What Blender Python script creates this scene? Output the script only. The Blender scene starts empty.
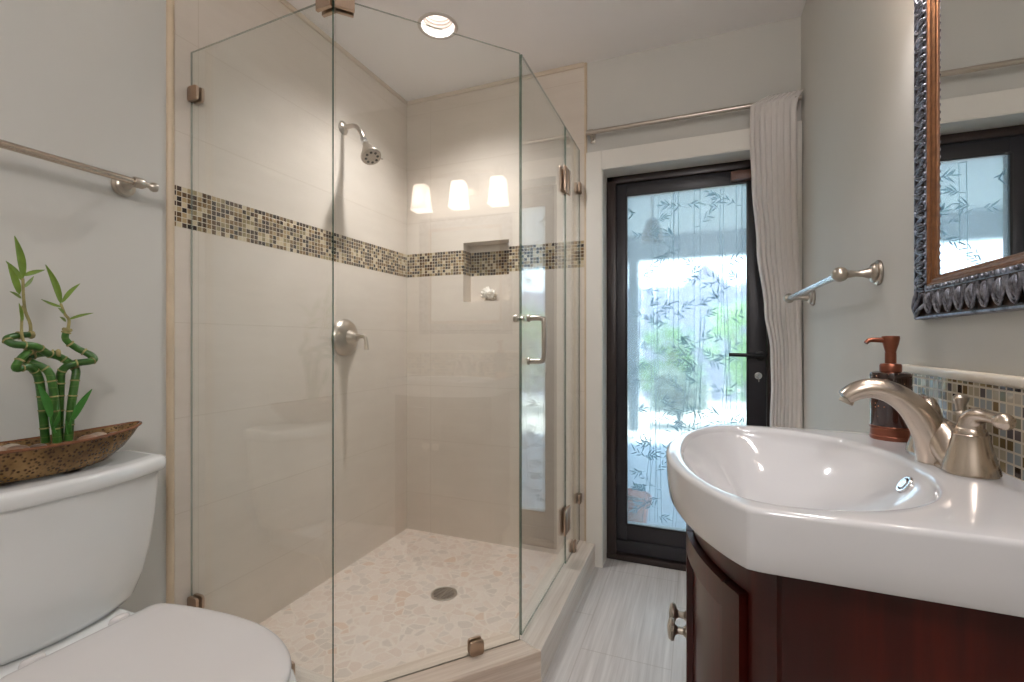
import bpy, bmesh, math, random
from mathutils import Vector, Matrix
random.seed(7)
sc = bpy.context.scene
COL = sc.collection
PI = math.pi

# ------------------------------------------------------------------ camera, sky, sun, exposure
H_CAM = 1.085
cam_d = bpy.data.cameras.new('camera')
cam = bpy.data.objects.new('camera', cam_d)
COL.objects.link(cam)
cam_d.sensor_fit = 'HORIZONTAL'
cam_d.sensor_width = 36.0
cam_d.lens = 467.0 / 1024.0 * 36.0
cam_d.shift_y = 1.0 / 1024.0
cam_d.clip_start = 0.02
cam.location = (0, 0, H_CAM)
cam.rotation_euler = (PI / 2, 0, math.radians(21.5046))
sc.camera = cam

sc.view_settings.view_transform = 'Standard'
sc.view_settings.look = 'None'
sc.view_settings.exposure = 0.56
sc.view_settings.gamma = 1.0
sc.view_settings.use_curve_mapping = False
cy = sc.cycles
cy.use_denoising = True
cy.max_bounces = 14
cy.diffuse_bounces = 7
cy.glossy_bounces = 6
cy.transmission_bounces = 8
cy.transparent_max_bounces = 16
cy.caustics_reflective = False
cy.caustics_refractive = True
cy.sample_clamp_indirect = 6.0

world = bpy.data.worlds.new('sky')
sc.world = world
world.use_nodes = True
wn = world.node_tree
wn.nodes['Background'].inputs[0].default_value = (0.74, 0.88, 1.0, 1)
wn.nodes['Background'].inputs[1].default_value = 3.7

sun_d = bpy.data.lights.new('sun', 'SUN')
sun_d.energy = 8.0
sun_d.angle = math.radians(0.6)
sun_d.color = (1.0, 0.95, 0.86)
sun = bpy.data.objects.new('sun', sun_d)
sun.rotation_euler = (math.radians(-20), math.radians(8), 0)
COL.objects.link(sun)

L_CAN, L_VAN, L_FILL = 60.0, 2.2, 18.5

# ------------------------------------------------------------------ helpers: properties
def tag(o, label=None, cat=None, group=None, kind=None):
    if label: o['label'] = label
    if cat: o['category'] = cat
    if group: o['group'] = group
    if kind: o['kind'] = kind
    return o

def thing(name, label, cat, loc=(0, 0, 0), group=None, kind=None):
    o = bpy.data.objects.new(name, None)
    o.empty_display_size = 0.05
    o.location = loc
    COL.objects.link(o)
    return tag(o, label, cat, group, kind)

def world_loc(o):
    v = Vector((0, 0, 0))
    while o is not None:
        v += Vector(o.location)
        o = o.parent
    return v

# ------------------------------------------------------------------ helpers: geometry (everything in world metres)
class MB:
    def __init__(self):
        self.bm = bmesh.new()
        self.mi = 0

    def _faces(self, before):
        self.bm.faces.ensure_lookup_table()
        for f in self.bm.faces:
            if f.index >= before or f.index == -1:
                f.material_index = self.mi

    def box(self, x0, x1, y0, y1, z0, z1, bevel=0.0, seg=2, mat=None):
        t = bmesh.new()
        vs = [t.verts.new((x, y, z)) for x in (x0, x1) for y in (y0, y1) for z in (z0, z1)]
        for q in ((0, 1, 3, 2), (4, 6, 7, 5), (0, 4, 5, 1), (2, 3, 7, 6), (0, 2, 6, 4), (1, 5, 7, 3)):
            t.faces.new([vs[i] for i in q])
        if bevel > 0:
            bmesh.ops.bevel(t, geom=t.edges[:], offset=bevel, segments=seg, profile=0.5, affect='EDGES', clamp_overlap=True)
        self.merge(t, mat)
        return self

    def merge(self, t, mat=None):
        if mat is not None:
            bmesh.ops.transform(t, matrix=mat, verts=t.verts[:])
        bmesh.ops.recalc_face_normals(t, faces=t.faces[:])
        vm = {}
        for v in t.verts: vm[v] = self.bm.verts.new(v.co)
        for f in t.faces:
            try:
                nf = self.bm.faces.new([vm[v] for v in f.verts])
                nf.material_index = self.mi
            except ValueError:
                pass
        t.free()

    def prism(self, poly, z0, z1, bevel=0.0, seg=2, mat=None):
        """polygon of (a,b) extruded along the third axis; mat carries (a,b,h) to the world"""
        t = bmesh.new()
        lo = [t.verts.new((p[0], p[1], z0)) for p in poly]
        hi = [t.verts.new((p[0], p[1], z1)) for p in poly]
        n = len(poly)
        t.faces.new(lo[::-1]); t.faces.new(hi)
        for i in range(n):
            t.faces.new((lo[i], lo[(i + 1) % n], hi[(i + 1) % n], hi[i]))
        if bevel > 0:
            es = [e for e in t.edges if abs(e.verts[0].co.z - e.verts[1].co.z) < 1e-6]
            bmesh.ops.bevel(t, geom=es, offset=bevel, segments=seg, profile=0.5, affect='EDGES', clamp_overlap=True)
        self.merge(t, mat)
        return self

    def loft(self, rings, cap0=True, cap1=True, mat=None):
        t = bmesh.new()
        R = [[t.verts.new(p) for p in r] for r in rings]
        n = len(rings[0])
        for a, b in zip(R[:-1], R[1:]):
            for i in range(n):
                j = (i + 1) % n
                t.faces.new((a[i], a[j], b[j], b[i]))
        if cap0: t.faces.new(R[0][::-1])
        if cap1: t.faces.new(R[-1])
        self.merge(t, mat)
        return self

    def lathe(self, prof, origin=(0, 0, 0), axis=(0, 0, 1), seg=32, cap=True):
        """prof = [(radius, height along axis)]"""
        ax = Vector(axis).normalized()
        q = Vector((0, 0, 1)).rotation_difference(ax).to_matrix().to_4x4()
        m = Matrix.Translation(origin) @ q
        rings = []
        for r, h in prof:
            r = max(r, 1e-5)
            rings.append([(r * math.cos(2 * PI * k / seg), r * math.sin(2 * PI * k / seg), h) for k in range(seg)])
        return self.loft(rings, cap, cap, m)

    def tube(self, pts, rad, seg=14, flat=1.0, up=(0, 0, 1), smooth=0):
        pts = [Vector(p) for p in pts]
        if smooth: pts, rad = resample(pts, rad, smooth)
        n = len(pts)
        if not hasattr(rad, '__len__'): rad = [rad] * n
        rings = []
        tan0 = (pts[1] - pts[0]).normalized()
        u = Vector(up)
        if abs(u.dot(tan0)) > 0.95: u = Vector((1, 0, 0)) if abs(tan0.x) < 0.9 else Vector((0, 1, 0))
        u = (u - tan0 * u.dot(tan0)).normalized()
        for i in range(n):
            a = pts[max(i - 1, 0)]; b = pts[min(i + 1, n - 1)]
            tn = (b - a).normalized()
            u = (u - tn * u.dot(tn)).normalized()
            w = tn.cross(u)
            r = rad[i]
            ra, rb = (r if hasattr(r, '__len__') else (r * flat, r))
            rings.append([pts[i] + u * (ra * math.cos(2 * PI * k / seg)) + w * (rb * math.sin(2 * PI * k / seg)) for k in range(seg)])
        return self.loft(rings)

    def ball(self, c, r, seg=20, scale=(1, 1, 1)):
        t = bmesh.new()
        bmesh.ops.create_uvsphere(t, u_segments=seg, v_segments=max(8, seg // 2), radius=1.0)
        m = Matrix.Translation(c) @ Matrix.Diagonal((r * scale[0], r * scale[1], r * scale[2], 1))
        self.merge(t, m)
        return self

    def build(self, name, mat, parent=None, loc=None, smooth=35, kind=None):
        me = bpy.data.meshes.new(name)
        base = world_loc(parent) if parent else Vector(loc if loc else (0, 0, 0))
        for v in self.bm.verts: v.co -= base
        if smooth:
            for f in self.bm.faces: f.smooth = True
        self.bm.to_mesh(me)
        self.bm.free()
        for m in (mat if isinstance(mat, (list, tuple)) else [mat]): me.materials.append(m)
        if smooth:
            me.set_sharp_from_angle(angle=math.radians(smooth))
        o = bpy.data.objects.new(name, me)
        COL.objects.link(o)
        if parent: o.parent = parent
        elif loc: o.location = loc
        if kind: o['kind'] = kind
        return o

def resample(pts, rad, k):
    n = len(pts)
    if not hasattr(rad, '__len__'): rad = [rad] * n
    out, ro = [], []
    for i in range(n - 1):
        p0, p1, p2, p3 = pts[max(i - 1, 0)], pts[i], pts[i + 1], pts[min(i + 2, n - 1)]
        for s in range(k):
            t = s / k
            out.append(0.5 * ((2 * p1) + (p2 - p0) * t + (2 * p0 - 5 * p1 + 4 * p2 - p3) * t * t + (3 * p1 - p0 - 3 * p2 + p3) * t ** 3))
            a, b = rad[i], rad[i + 1]
            ro.append(tuple(x + (y - x) * t for x, y in zip(a, b)) if hasattr(a, '__len__') else a + (b - a) * t)
    out.append(pts[-1]); ro.append(rad[-1])
    return out, ro

def rounded(poly, radii, seg=6):
    """polygon with rounded corners, a fixed number of points per corner"""
    n = len(poly)
    if not hasattr(radii, '__len__'): radii = [radii] * n
    out = []
    for i in range(n):
        p = Vector(poly[i]); a = Vector(poly[i - 1]); b = Vector(poly[(i + 1) % n])
        da, db = (a - p), (b - p)
        la, lb = da.length, db.length
        da.normalize(); db.normalize()
        ang = math.acos(max(-1, min(1, da.dot(db))))
        r = radii[i]
        d = min(r / max(math.tan(ang / 2), 1e-3), la * 0.49, lb * 0.49)
        s, e = p + da * d, p + db * d
        for k in range(seg + 1):
            t = k / seg
            out.append(tuple((1 - t) ** 2 * s + 2 * t * (1 - t) * p + t * t * e))
    return out

def copy_tree(o, parent=None):
    c = o.copy(); COL.objects.link(c)
    if parent: c.parent = parent
    for ch in list(o.children): copy_tree(ch, c)
    return c

def move_to(src, loc, mat3=None):
    return src

# ------------------------------------------------------------------ helpers: materials
def new_mat(name):
    m = bpy.data.materials.new(name)
    m.use_nodes = True
    nt = m.node_tree
    return m, nt, nt.nodes['Principled BSDF'], nt.nodes['Material Output']

def N(nt, t, **kw):
    n = nt.nodes.new(t)
    for k, v in kw.items(): setattr(n, k, v)
    return n

def mth(nt, op, a, b=None, c=None):
    n = nt.nodes.new('ShaderNodeMath'); n.operation = op
    for i, v in enumerate((a, b, c)):
        if v is None: continue
        if isinstance(v, (int, float)): n.inputs[i].default_value = v
        else: nt.links.new(v, n.inputs[i])
    return n.outputs[0]

def mixc(nt, fac, a, b):
    n = nt.nodes.new('ShaderNodeMix'); n.data_type = 'RGBA'
    for i, v in ((0, fac), (6, a), (7, b)):
        if isinstance(v, (int, float)): n.inputs[i].default_value = v
        elif isinstance(v, tuple): n.inputs[i].default_value = v if len(v) == 4 else v + (1,)
        else: nt.links.new(v, n.inputs[i])
    return n.outputs[2]

def ramp(nt, fac, stops, interp='LINEAR'):
    n = nt.nodes.new('ShaderNodeValToRGB')
    n.color_ramp.interpolation = interp
    el = n.color_ramp.elements
    while len(el) < len(stops): el.new(0.5)
    for e, (p, c) in zip(el, stops):
        e.position = p
        e.color = c if len(c) == 4 else tuple(c) + (1,)
    nt.links.new(fac, n.inputs[0])
    return n.outputs[0]

def lin(r, g, b):
    f = lambda c: c / 255 / 12.92 if c / 255 <= 0.04045 else ((c / 255 + 0.055) / 1.055) ** 2.4
    return (f(r), f(g), f(b))

def coords(nt):
    t = N(nt, 'ShaderNodeTexCoord')
    return t.outputs['Object']

def scaled(nt, vec, s):
    m = N(nt, 'ShaderNodeMapping')
    m.inputs['Scale'].default_value = s
    nt.links.new(vec, m.inputs['Vector'])
    return m.outputs[0]

def noise(nt, vec, scale, detail=3.0, rough=0.5):
    n = N(nt, 'ShaderNodeTexNoise')
    n.inputs['Scale'].default_value = scale
    n.inputs['Detail'].default_value = detail
    n.inputs['Roughness'].default_value = rough
    if vec is not None: nt.links.new(vec, n.inputs['Vector'])
    return n.outputs['Fac']

def bump(nt, bsdf, h, strength=0.2, dist=0.002):
    b = N(nt, 'ShaderNodeBump')
    b.inputs['Strength'].default_value = strength
    b.inputs['Distance'].default_value = dist
    nt.links.new(h, b.inputs['Height'])
    nt.links.new(b.outputs[0], bsdf.inputs['Normal'])

def simple(name, col, rough=0.5, metal=0.0, var=0.04, scale=6.0, bmp=0.0, bscale=200.0, coat=0.0, spec=None):
    m, nt, b, o = new_mat(name)
    v = coords(nt)
    f = noise(nt, v, scale)
    c = Vector(col)
    nt.links.new(ramp(nt, f, [(0.3, tuple(c * (1 - var))), (0.7, tuple(min(1, x) for x in c * (1 + var)))]), b.inputs['Base Color'])
    b.inputs['Roughness'].default_value = rough
    b.inputs['Metallic'].default_value = metal
    b.inputs['Coat Weight'].default_value = coat
    b.inputs['Coat Roughness'].default_value = 0.05
    if spec is not None: b.inputs['Specular IOR Level'].default_value = spec
    if bmp: bump(nt, b, noise(nt, v, bscale, 2), bmp, 0.001)
    return m

def brushed(name, col, rough=0.28, stretch=(8, 200, 200), var=0.12):
    m, nt, b, o = new_mat(name)
    v = scaled(nt, coords(nt), stretch)
    f = noise(nt, v, 1.0, 4)
    c = Vector(col)
    nt.links.new(ramp(nt, f, [(0.3, tuple(c * (1 - var))), (0.7, tuple(min(1, x) for x in c * (1 + var)))]), b.inputs['Base Color'])
    b.inputs['Metallic'].default_value = 1.0
    nt.links.new(mth(nt, 'MULTIPLY_ADD', f, 0.12, rough - 0.06), b.inputs['Roughness'])
    return m

def mosaic_color(nt, u, v, size, stops, gcol, gw=0.07):
    """small square tiles: returns colour, grout mask (1 on tile), random value"""
    us, vs = mth(nt, 'DIVIDE', u, size), mth(nt, 'DIVIDE', v, size)
    fu, fv = mth(nt, 'FLOOR', us), mth(nt, 'FLOOR', vs)
    cb = N(nt, 'ShaderNodeCombineXYZ')
    nt.links.new(fu, cb.inputs[0]); nt.links.new(fv, cb.inputs[1])
    wnz = N(nt, 'ShaderNodeTexWhiteNoise'); wnz.noise_dimensions = '3D'
    nt.links.new(cb.outputs[0], wnz.inputs['Vector'])
    du = mth(nt, 'ABSOLUTE', mth(nt, 'SUBTRACT', mth(nt, 'SUBTRACT', us, fu), 0.5))
    dv = mth(nt, 'ABSOLUTE', mth(nt, 'SUBTRACT', mth(nt, 'SUBTRACT', vs, fv), 0.5))
    on = mth(nt, 'LESS_THAN', mth(nt, 'MAXIMUM', du, dv), 0.5 - gw)
    col = ramp(nt, wnz.outputs['Value'], stops, 'CONSTANT')
    return mixc(nt, on, gcol, col), on, wnz.outputs['Value']

BAND0, BAND1 = 1.452, 1.584
TILE_STOPS = [(0.0, lin(58, 38, 24)), (0.18, lin(122, 94, 56)), (0.34, lin(168, 144, 106)), (0.46, lin(88, 62, 34)),
              (0.62, lin(196, 180, 150)), (0.74, lin(140, 124, 88)), (0.86, lin(34, 22, 16))]

def shower_tile(name, axis):
    m, nt, b, o = new_mat(name)
    v = coords(nt)
    s = N(nt, 'ShaderNodeSeparateXYZ'); nt.links.new(v, s.inputs[0])
    u, z = s.outputs[axis], s.outputs[2]
    # large beige tiles with faint joints and cloudy figure
    f = noise(nt, v, 3.0, 5, 0.6)
    f2 = noise(nt, scaled(nt, v, (1, 1, 6)), 4.0, 4, 0.6)
    col = ramp(nt, mth(nt, 'ADD', mth(nt, 'MULTIPLY', f, 0.6), mth(nt, 'MULTIPLY', f2, 0.4)),
               [(0.3, TILE_A), (0.7, TILE_B)])
    gu = mth(nt, 'ABSOLUTE', mth(nt, 'SUBTRACT', mth(nt, 'FRACT', mth(nt, 'DIVIDE', mth(nt, 'ADD', u, 0.16), 0.61)), 0.5))
    gz = mth(nt, 'ABSOLUTE', mth(nt, 'SUBTRACT', mth(nt, 'FRACT', mth(nt, 'DIVIDE', mth(nt, 'SUBTRACT', z, 1.452), 0.305)), 0.5))
    j = mth(nt, 'MAXIMUM', mth(nt, 'GREATER_THAN', gu, 0.4978), mth(nt, 'GREATER_THAN', gz, 0.4955))
    col = mixc(nt, mth(nt, 'MULTIPLY', j, 0.35), col, lin(176, 160, 138))
    mc, on, rv = mosaic_color(nt, u, mth(nt, 'SUBTRACT', z, BAND0), (BAND1 - BAND0) / 8, TILE_STOPS, lin(205, 195, 176))
    band = mth(nt, 'MULTIPLY', mth(nt, 'GREATER_THAN', z, BAND0), mth(nt, 'LESS_THAN', z, BAND1))
    nt.links.new(mixc(nt, band, col, mc), b.inputs['Base Color'])
    b.inputs['Roughness'].default_value = 0.42
    b.inputs['Specular IOR Level'].default_value = 0.3
    h = mth(nt, 'SUBTRACT', mth(nt, 'MULTIPLY', band, on), j)
    bump(nt, b, h, 0.15, 0.001)
    return m

TILE_A, TILE_B = lin(206, 195, 182), lin(217, 207, 195)
PAINT = lin(203, 201, 195)
M = {}
M['paint'] = simple('wall_paint', PAINT, 0.75, var=0.01, bmp=0.05, bscale=350, spec=0.25)
M['ceil'] = simple('ceiling_paint', lin(238, 236, 236), 0.85, var=0.01, spec=0.2)
M['white_trim'] = simple('white_trim_paint', lin(226, 222, 214), 0.4, var=0.01)
M['tile_yz'] = shower_tile('shower_tile_side', 1)
M['tile_xz'] = shower_tile('shower_tile_back', 0)
M['bullnose'] = simple('bullnose_tile', lin(206, 187, 160), 0.35, var=0.06, scale=12)
M['porcelain'] = simple('porcelain', lin(220, 221, 220), 0.10, var=0.005, coat=0.3)
M['sinkwhite'] = simple('vitreous_china', lin(210, 209, 210), 0.07, var=0.004, coat=0.4)
M['seat'] = simple('toilet_seat_plastic', lin(208, 204, 202), 0.22, var=0.005)
M['nickel'] = simple('brushed_nickel', lin(196, 182, 168), 0.27, 1.0, var=0.02, scale=3)
M['nickel_b'] = simple('satin_nickel', lin(188, 178, 166), 0.30, 1.0, var=0.02, scale=3)
M['chrome'] = simple('chrome', (0.75, 0.75, 0.76), 0.08, 1.0, var=0.02)
M['dark_hole'] = simple('dark_rubber_and_hole', lin(40, 34, 30), 0.6)  # rubber nozzles, and dark colour standing in for shade inside openings
M['copper'] = simple('brushed_copper', lin(142, 88, 70), 0.34, 1.0, var=0.15, scale=30)
M['door_dark'] = simple('dark_bronze_aluminium', lin(40, 37, 42), 0.36, 0.0, var=0.05, scale=4)
M['door_brown'] = simple('brown_bronze_aluminium', lin(50, 38, 35), 0.36, 0.0, var=0.06, scale=4)
M['black'] = simple('black_powder_coat', lin(18, 18, 20), 0.35, var=0.05)
M['hinge'] = simple('bronze_hardware', lin(184, 160, 140), 0.32, 1.0, var=0.03, scale=3)

def streak_tile(name, along, c0, c1, joints=True, cellu=0.305, cellv=0.61, ou=0.0, ov=0.0):
    m, nt, b, o = new_mat(name)
    v = coords(nt)
    sc3 = [90, 90, 90]; sc3[along] = 2.5
    f = noise(nt, scaled(nt, v, tuple(sc3)), 1.0, 5, 0.65)
    sc4 = [26, 26, 26]; sc4[along] = 1.2
    f2 = noise(nt, scaled(nt, v, tuple(sc4)), 1.0, 3, 0.6)
    g = mth(nt, 'ADD', mth(nt, 'MULTIPLY', f, 0.55), mth(nt, 'MULTIPLY', f2, 0.45))
    col = ramp(nt, g, [(0.34, c0), (0.66, c1)])
    b.inputs['Roughness'].default_value = 0.34
    if joints:
        s = N(nt, 'ShaderNodeSeparateXYZ'); nt.links.new(v, s.inputs[0])
        a, c = (s.outputs[1], s.outputs[0]) if along == 1 else (s.outputs[0], s.outputs[1])
        row = mth(nt, 'FLOOR', mth(nt, 'DIVIDE', mth(nt, 'ADD', c, ou), cellu))
        a2 = mth(nt, 'ADD', mth(nt, 'ADD', a, ov), mth(nt, 'MULTIPLY', row, cellv * 0.35))
        ja = mth(nt, 'ABSOLUTE', mth(nt, 'SUBTRACT', mth(nt, 'FRACT', mth(nt, 'DIVIDE', a2, cellv)), 0.5))
        jc = mth(nt, 'ABSOLUTE', mth(nt, 'SUBTRACT', mth(nt, 'FRACT', mth(nt, 'DIVIDE', mth(nt, 'ADD', c, ou), cellu)), 0.5))
        j = mth(nt, 'MAXIMUM', mth(nt, 'GREATER_THAN', ja, 0.4965), mth(nt, 'GREATER_THAN', jc, 0.4935))
        col = mixc(nt, mth(nt, 'MULTIPLY', j, 0.35), col, lin(160, 150, 140))
    nt.links.new(col, b.inputs['Base Color'])
    bump(nt, b, f, 0.08, 0.001)
    return m
M['floor'] = streak_tile('streaked_floor_tile', 1, lin(188, 182, 178), lin(226, 222, 219), True, 0.305, 0.61, 0.38, 0.2)
M['curb'] = streak_tile('streaked_curb_tile_long', 1, lin(196, 182, 168), lin(232, 224, 214), False)

def curb_mat():
    """the same streaked tile with shade painted in, streaks running along a diagonal"""
    m, nt, b, o = new_mat('streaked_curb_tile_diagonal_shaded')
    v = coords(nt)
    mp = N(nt, 'ShaderNodeMapping')
    mp.inputs['Rotation'].default_value = (0, 0, math.radians(-48))
    nt.links.new(v, mp.inputs['Vector'])
    f = noise(nt, scaled(nt, mp.outputs[0], (2.5, 90, 90)), 1.0, 5, 0.65)
    f2 = noise(nt, scaled(nt, mp.outputs[0], (1.2, 26, 26)), 1.0, 3, 0.6)
    g = mth(nt, 'ADD', mth(nt, 'MULTIPLY', f, 0.55), mth(nt, 'MULTIPLY', f2, 0.45))
    nt.links.new(ramp(nt, g, [(0.34, lin(190, 168, 148)), (0.66, lin(230, 217, 203))]), b.inputs['Base Color'])  # browner than the other curb tile: shade of the diagonal face put into the colour
    b.inputs['Roughness'].default_value = 0.34
    bump(nt, b, f, 0.08, 0.001)
    return m
M['curb_diag'] = curb_mat()

def pebble():
    m, nt, b, o = new_mat('flat_pebble_mosaic')
    v = coords(nt)
    n1 = N(nt, 'ShaderNodeTexNoise'); n1.inputs['Scale'].default_value = 9.0; n1.inputs['Detail'].default_value = 2
    nt.links.new(v, n1.inputs['Vector'])
    add = N(nt, 'ShaderNodeVectorMath', operation='MULTIPLY_ADD')
    nt.links.new(n1.outputs['Color'], add.inputs[0]); add.inputs[1].default_value = (0.05, 0.05, 0); nt.links.new(v, add.inputs[2])
    w = scaled(nt, add.outputs[0], (1, 1, 0))
    ve = N(nt, 'ShaderNodeTexVoronoi'); ve.feature = 'DISTANCE_TO_EDGE'; ve.inputs['Scale'].default_value = 23; nt.links.new(w, ve.inputs['Vector'])
    vc = N(nt, 'ShaderNodeTexVoronoi'); vc.feature = 'F1'; vc.inputs['Scale'].default_value = 23; nt.links.new(w, vc.inputs['Vector'])
    for q in (ve, vc): q.inputs['Randomness'].default_value = 0.95
    s = N(nt, 'ShaderNodeSeparateColor'); nt.links.new(vc.outputs['Color'], s.inputs[0])
    stone = ramp(nt, s.outputs[0], [(0.0, lin(202, 188, 176)), (0.15, lin(216, 198, 184)), (0.45, lin(211, 191, 177)), (0.62, lin(220, 205, 193)),
                                    (0.84, lin(208, 195, 184)), (0.94, lin(210, 182, 160))], 'CONSTANT')
    fn = noise(nt, v, 60, 4)
    stone = mixc(nt, mth(nt, 'MULTIPLY', fn, 0.3), stone, lin(230, 216, 202))
    e = ramp(nt, ve.outputs['Distance'], [(0.03, (0, 0, 0)), (0.09, (1, 1, 1))])
    nt.links.new(mixc(nt, e, lin(224, 211, 198), stone), b.inputs['Base Color'])
    b.inputs['Roughness'].default_value = 0.4
    bump(nt, b, e, 0.35, 0.002)
    return m
M['pebble'] = pebble()

def glass_mats():
    m, nt, b, o = new_mat('clear_shower_glass')
    nt.nodes.remove(b)
    lw = N(nt, 'ShaderNodeLayerWeight'); lw.inputs['Blend'].default_value = 0.5
    p5 = mth(nt, 'POWER', lw.outputs['Facing'], 5.0)
    fr = mth(nt, 'MULTIPLY_ADD', p5, 0.92, 0.064)
    tr = N(nt, 'ShaderNodeBsdfTransparent'); tr.inputs[0].default_value = (0.972, 0.985, 0.976, 1)
    gl = N(nt, 'ShaderNodeBsdfGlossy'); gl.inputs['Roughness'].default_value = 0.0; gl.inputs[0].default_value = (1, 1, 1, 1)
    mx = N(nt, 'ShaderNodeMixShader')
    nt.links.new(fr, mx.inputs[0]); nt.links.new(tr.outputs[0], mx.inputs[1]); nt.links.new(gl.outputs[0], mx.inputs[2])
    nt.links.new(mx.outputs[0], o.inputs['Surface'])
    def edge(nm, c0, c1, tmix):
        m2, nt2, b2, o2 = new_mat(nm)
        f = noise(nt2, scaled(nt2, coords(nt2), (3, 3, 3)), 1.0, 2)
        nt2.links.new(ramp(nt2, f, [(0.3, c0), (0.7, c1)]), b2.inputs['Base Color'])
        b2.inputs['Roughness'].default_value = 0.12
        t2 = N(nt2, 'ShaderNodeBsdfTransparent'); t2.inputs[0].default_value = (0.80, 0.90, 0.85, 1)
        x2 = N(nt2, 'ShaderNodeMixShader'); x2.inputs[0].default_value = tmix
        nt2.links.new(b2.outputs[0], x2.inputs[1]); nt2.links.new(t2.outputs[0], x2.inputs[2]); nt2.links.new(x2.outputs[0], o2.inputs['Surface'])
        return m2
    return m, edge('green_glass_edge', lin(52, 80, 68), lin(84, 116, 100), 0.25), edge('polished_glass_top_edge', lin(120, 124, 116), lin(150, 152, 144), 0.45)
M['glass'], M['glass_edge'], M['glass_top'] = glass_mats()

# ------------------------------------------------------------------ the room shell
XL, XR, YF, YB = -1.544, 0.411, 2.272, -1.30
XT, YT = -1.536, 2.262            # faces of the shower tiling
ZC, ZS = 2.455, 0.02              # ceiling, shower floor
OX0, OX1, OZ = -0.422, 0.335, 1.918   # door opening

MB().box(XL - 0.1, XR + 0.1, YB - 0.1, 2.46, -0.12, 0.0).build('floor', M['floor'], smooth=0, kind='structure')
MB().box(XL - 0.1, XL, YB, 2.46, 0, ZC).build('wall_left', M['paint'], smooth=0, kind='structure')
MB().box(XR, XR + 0.1, YB, 2.46, 0, ZC).build('wall_right', M['paint'], smooth=0, kind='structure')
MB().box(XL - 0.1, XR + 0.1, YB - 0.1, YB, 0, ZC).build('wall_back', M['paint'], smooth=0, kind='structure')
wf = MB()
wf.box(-0.51, OX0, YF, 2.46, 0, ZC)
wf.box(OX1, XR, YF, 2.46, 0, ZC)
wf.box(OX0, OX1, YF, 2.46, OZ, ZC)
wf.build('wall_front', M['paint'], smooth=0, kind='structure')

# ceiling with a round hole for the recessed lamp
CLX, CLY, CLR = -1.041, 1.766, 0.071
cb = MB()
q = 0.11
cb.box(XL - 0.1, XR + 0.1, YB - 0.1, CLY - q, ZC, ZC + 0.02)
cb.box(XL - 0.1, XR + 0.1, CLY + q, 2.46, ZC, ZC + 0.02)
cb.box(XL - 0.1, CLX - q, CLY - q, CLY + q, ZC, ZC + 0.02)
cb.box(CLX + q, XR + 0.1, CLY - q, CLY + q, ZC, ZC + 0.02)
sq, ci = [], []
for k in range(48):
    a = 2 * PI * k / 48
    c, s = math.cos(a), math.sin(a)
    g = q / max(abs(c), abs(s))
    sq.append((CLX + c * g, CLY + s * g)); ci.append((CLX + c * CLR, CLY + s * CLR))
up = lambda L, z: [(p[0], p[1], z) for p in L]
cb.loft([up(sq, ZC), up(ci, ZC), up(ci, ZC + 0.02), up(sq, ZC + 0.02)], False, False)
cb.box(XL - 0.1, XR + 0.1, YB - 0.1, 2.46, ZC + 0.16, ZC + 0.18)
cb.build('ceiling', M['ceil'], smooth=0, kind='structure')

# shower tiling: side wall slab, back wall slab with a niche
MB().box(XL, XT, 0.985, YF + 0.1, 0, ZC).build('wall_shower_side', M['tile_yz'], smooth=0, kind='structure')
NX0, NX1, NZ0, NZ1, NY = -1.177, -0.908, 1.303, 1.622, 2.352
bt = MB()
bt.box(XT, NX0, YT, 2.42, 0, ZC)
bt.box(NX1, -0.51, YT, 2.42, 0, ZC)
bt.box(NX0, NX1, YT, 2.42, 0, NZ0)
bt.box(NX0, NX1, YT, 2.42, NZ1, ZC)
bt.box(NX0, NX1, NY, 2.42, NZ0, NZ1)
wsb = bt.build('wall_shower_back', M['tile_xz'], smooth=0, kind='structure')
ns = MB()
ns.box(NX0, NX0 + 0.0015, YT + 0.001, NY, NZ0, NZ1)
ns.box(NX1 - 0.0015, NX1, YT + 0.001, NY, NZ0, NZ1)
ns.build('niche_side', M['tile_yz'], wsb, smooth=0, kind='structure')
# cream edge strips of the tiling
b = MB()
b.lathe([(0.0115, 0), (0.0115, 2.455)], (XL + 0.001, 0.975, 0), (0, 0, 1), 20)
b.build('trim_1', M['bullnose'], kind='structure')
b = MB()
b.lathe([(0.0085, 0), (0.0085, 2.455)], (-0.506, YF - 0.002, 0), (0, 0, 1), 20)
b.build('trim_2', M['bullnose'], kind='structure')
b = MB()
b.box(XT, -0.51, YT - 0.009, YT, ZC - 0.022, ZC, 0.003)
b.box(XT, XT + 0.009, 0.985, YT, ZC - 0.022, ZC, 0.003)
b.build('trim_3', simple('ceiling_edge_tile', lin(206, 192, 174), 0.4, var=0.03), kind='structure')

# white flat casing of the door
b = MB()
b.box(-0.497, OX0, YF - 0.028, YF, 0, 2.005, 0.002)
b.box(OX0, OX1, YF - 0.028, YF, OZ, 2.005, 0.002)
b.box(OX1, XR - 0.001, YF - 0.028, YF, 0, 2.005, 0.002)
b.box(OX0 - 0.0, OX0 + 0.004, YF - 0.026, 2.385, 0, OZ)
b.box(OX1 - 0.004, OX1, YF - 0.026, 2.385, 0, OZ)
b.box(OX0, OX1, YF - 0.026, 2.385, OZ - 0.004, OZ)
b.build('trim_4', M['white_trim'], smooth=0, kind='structure')

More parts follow.
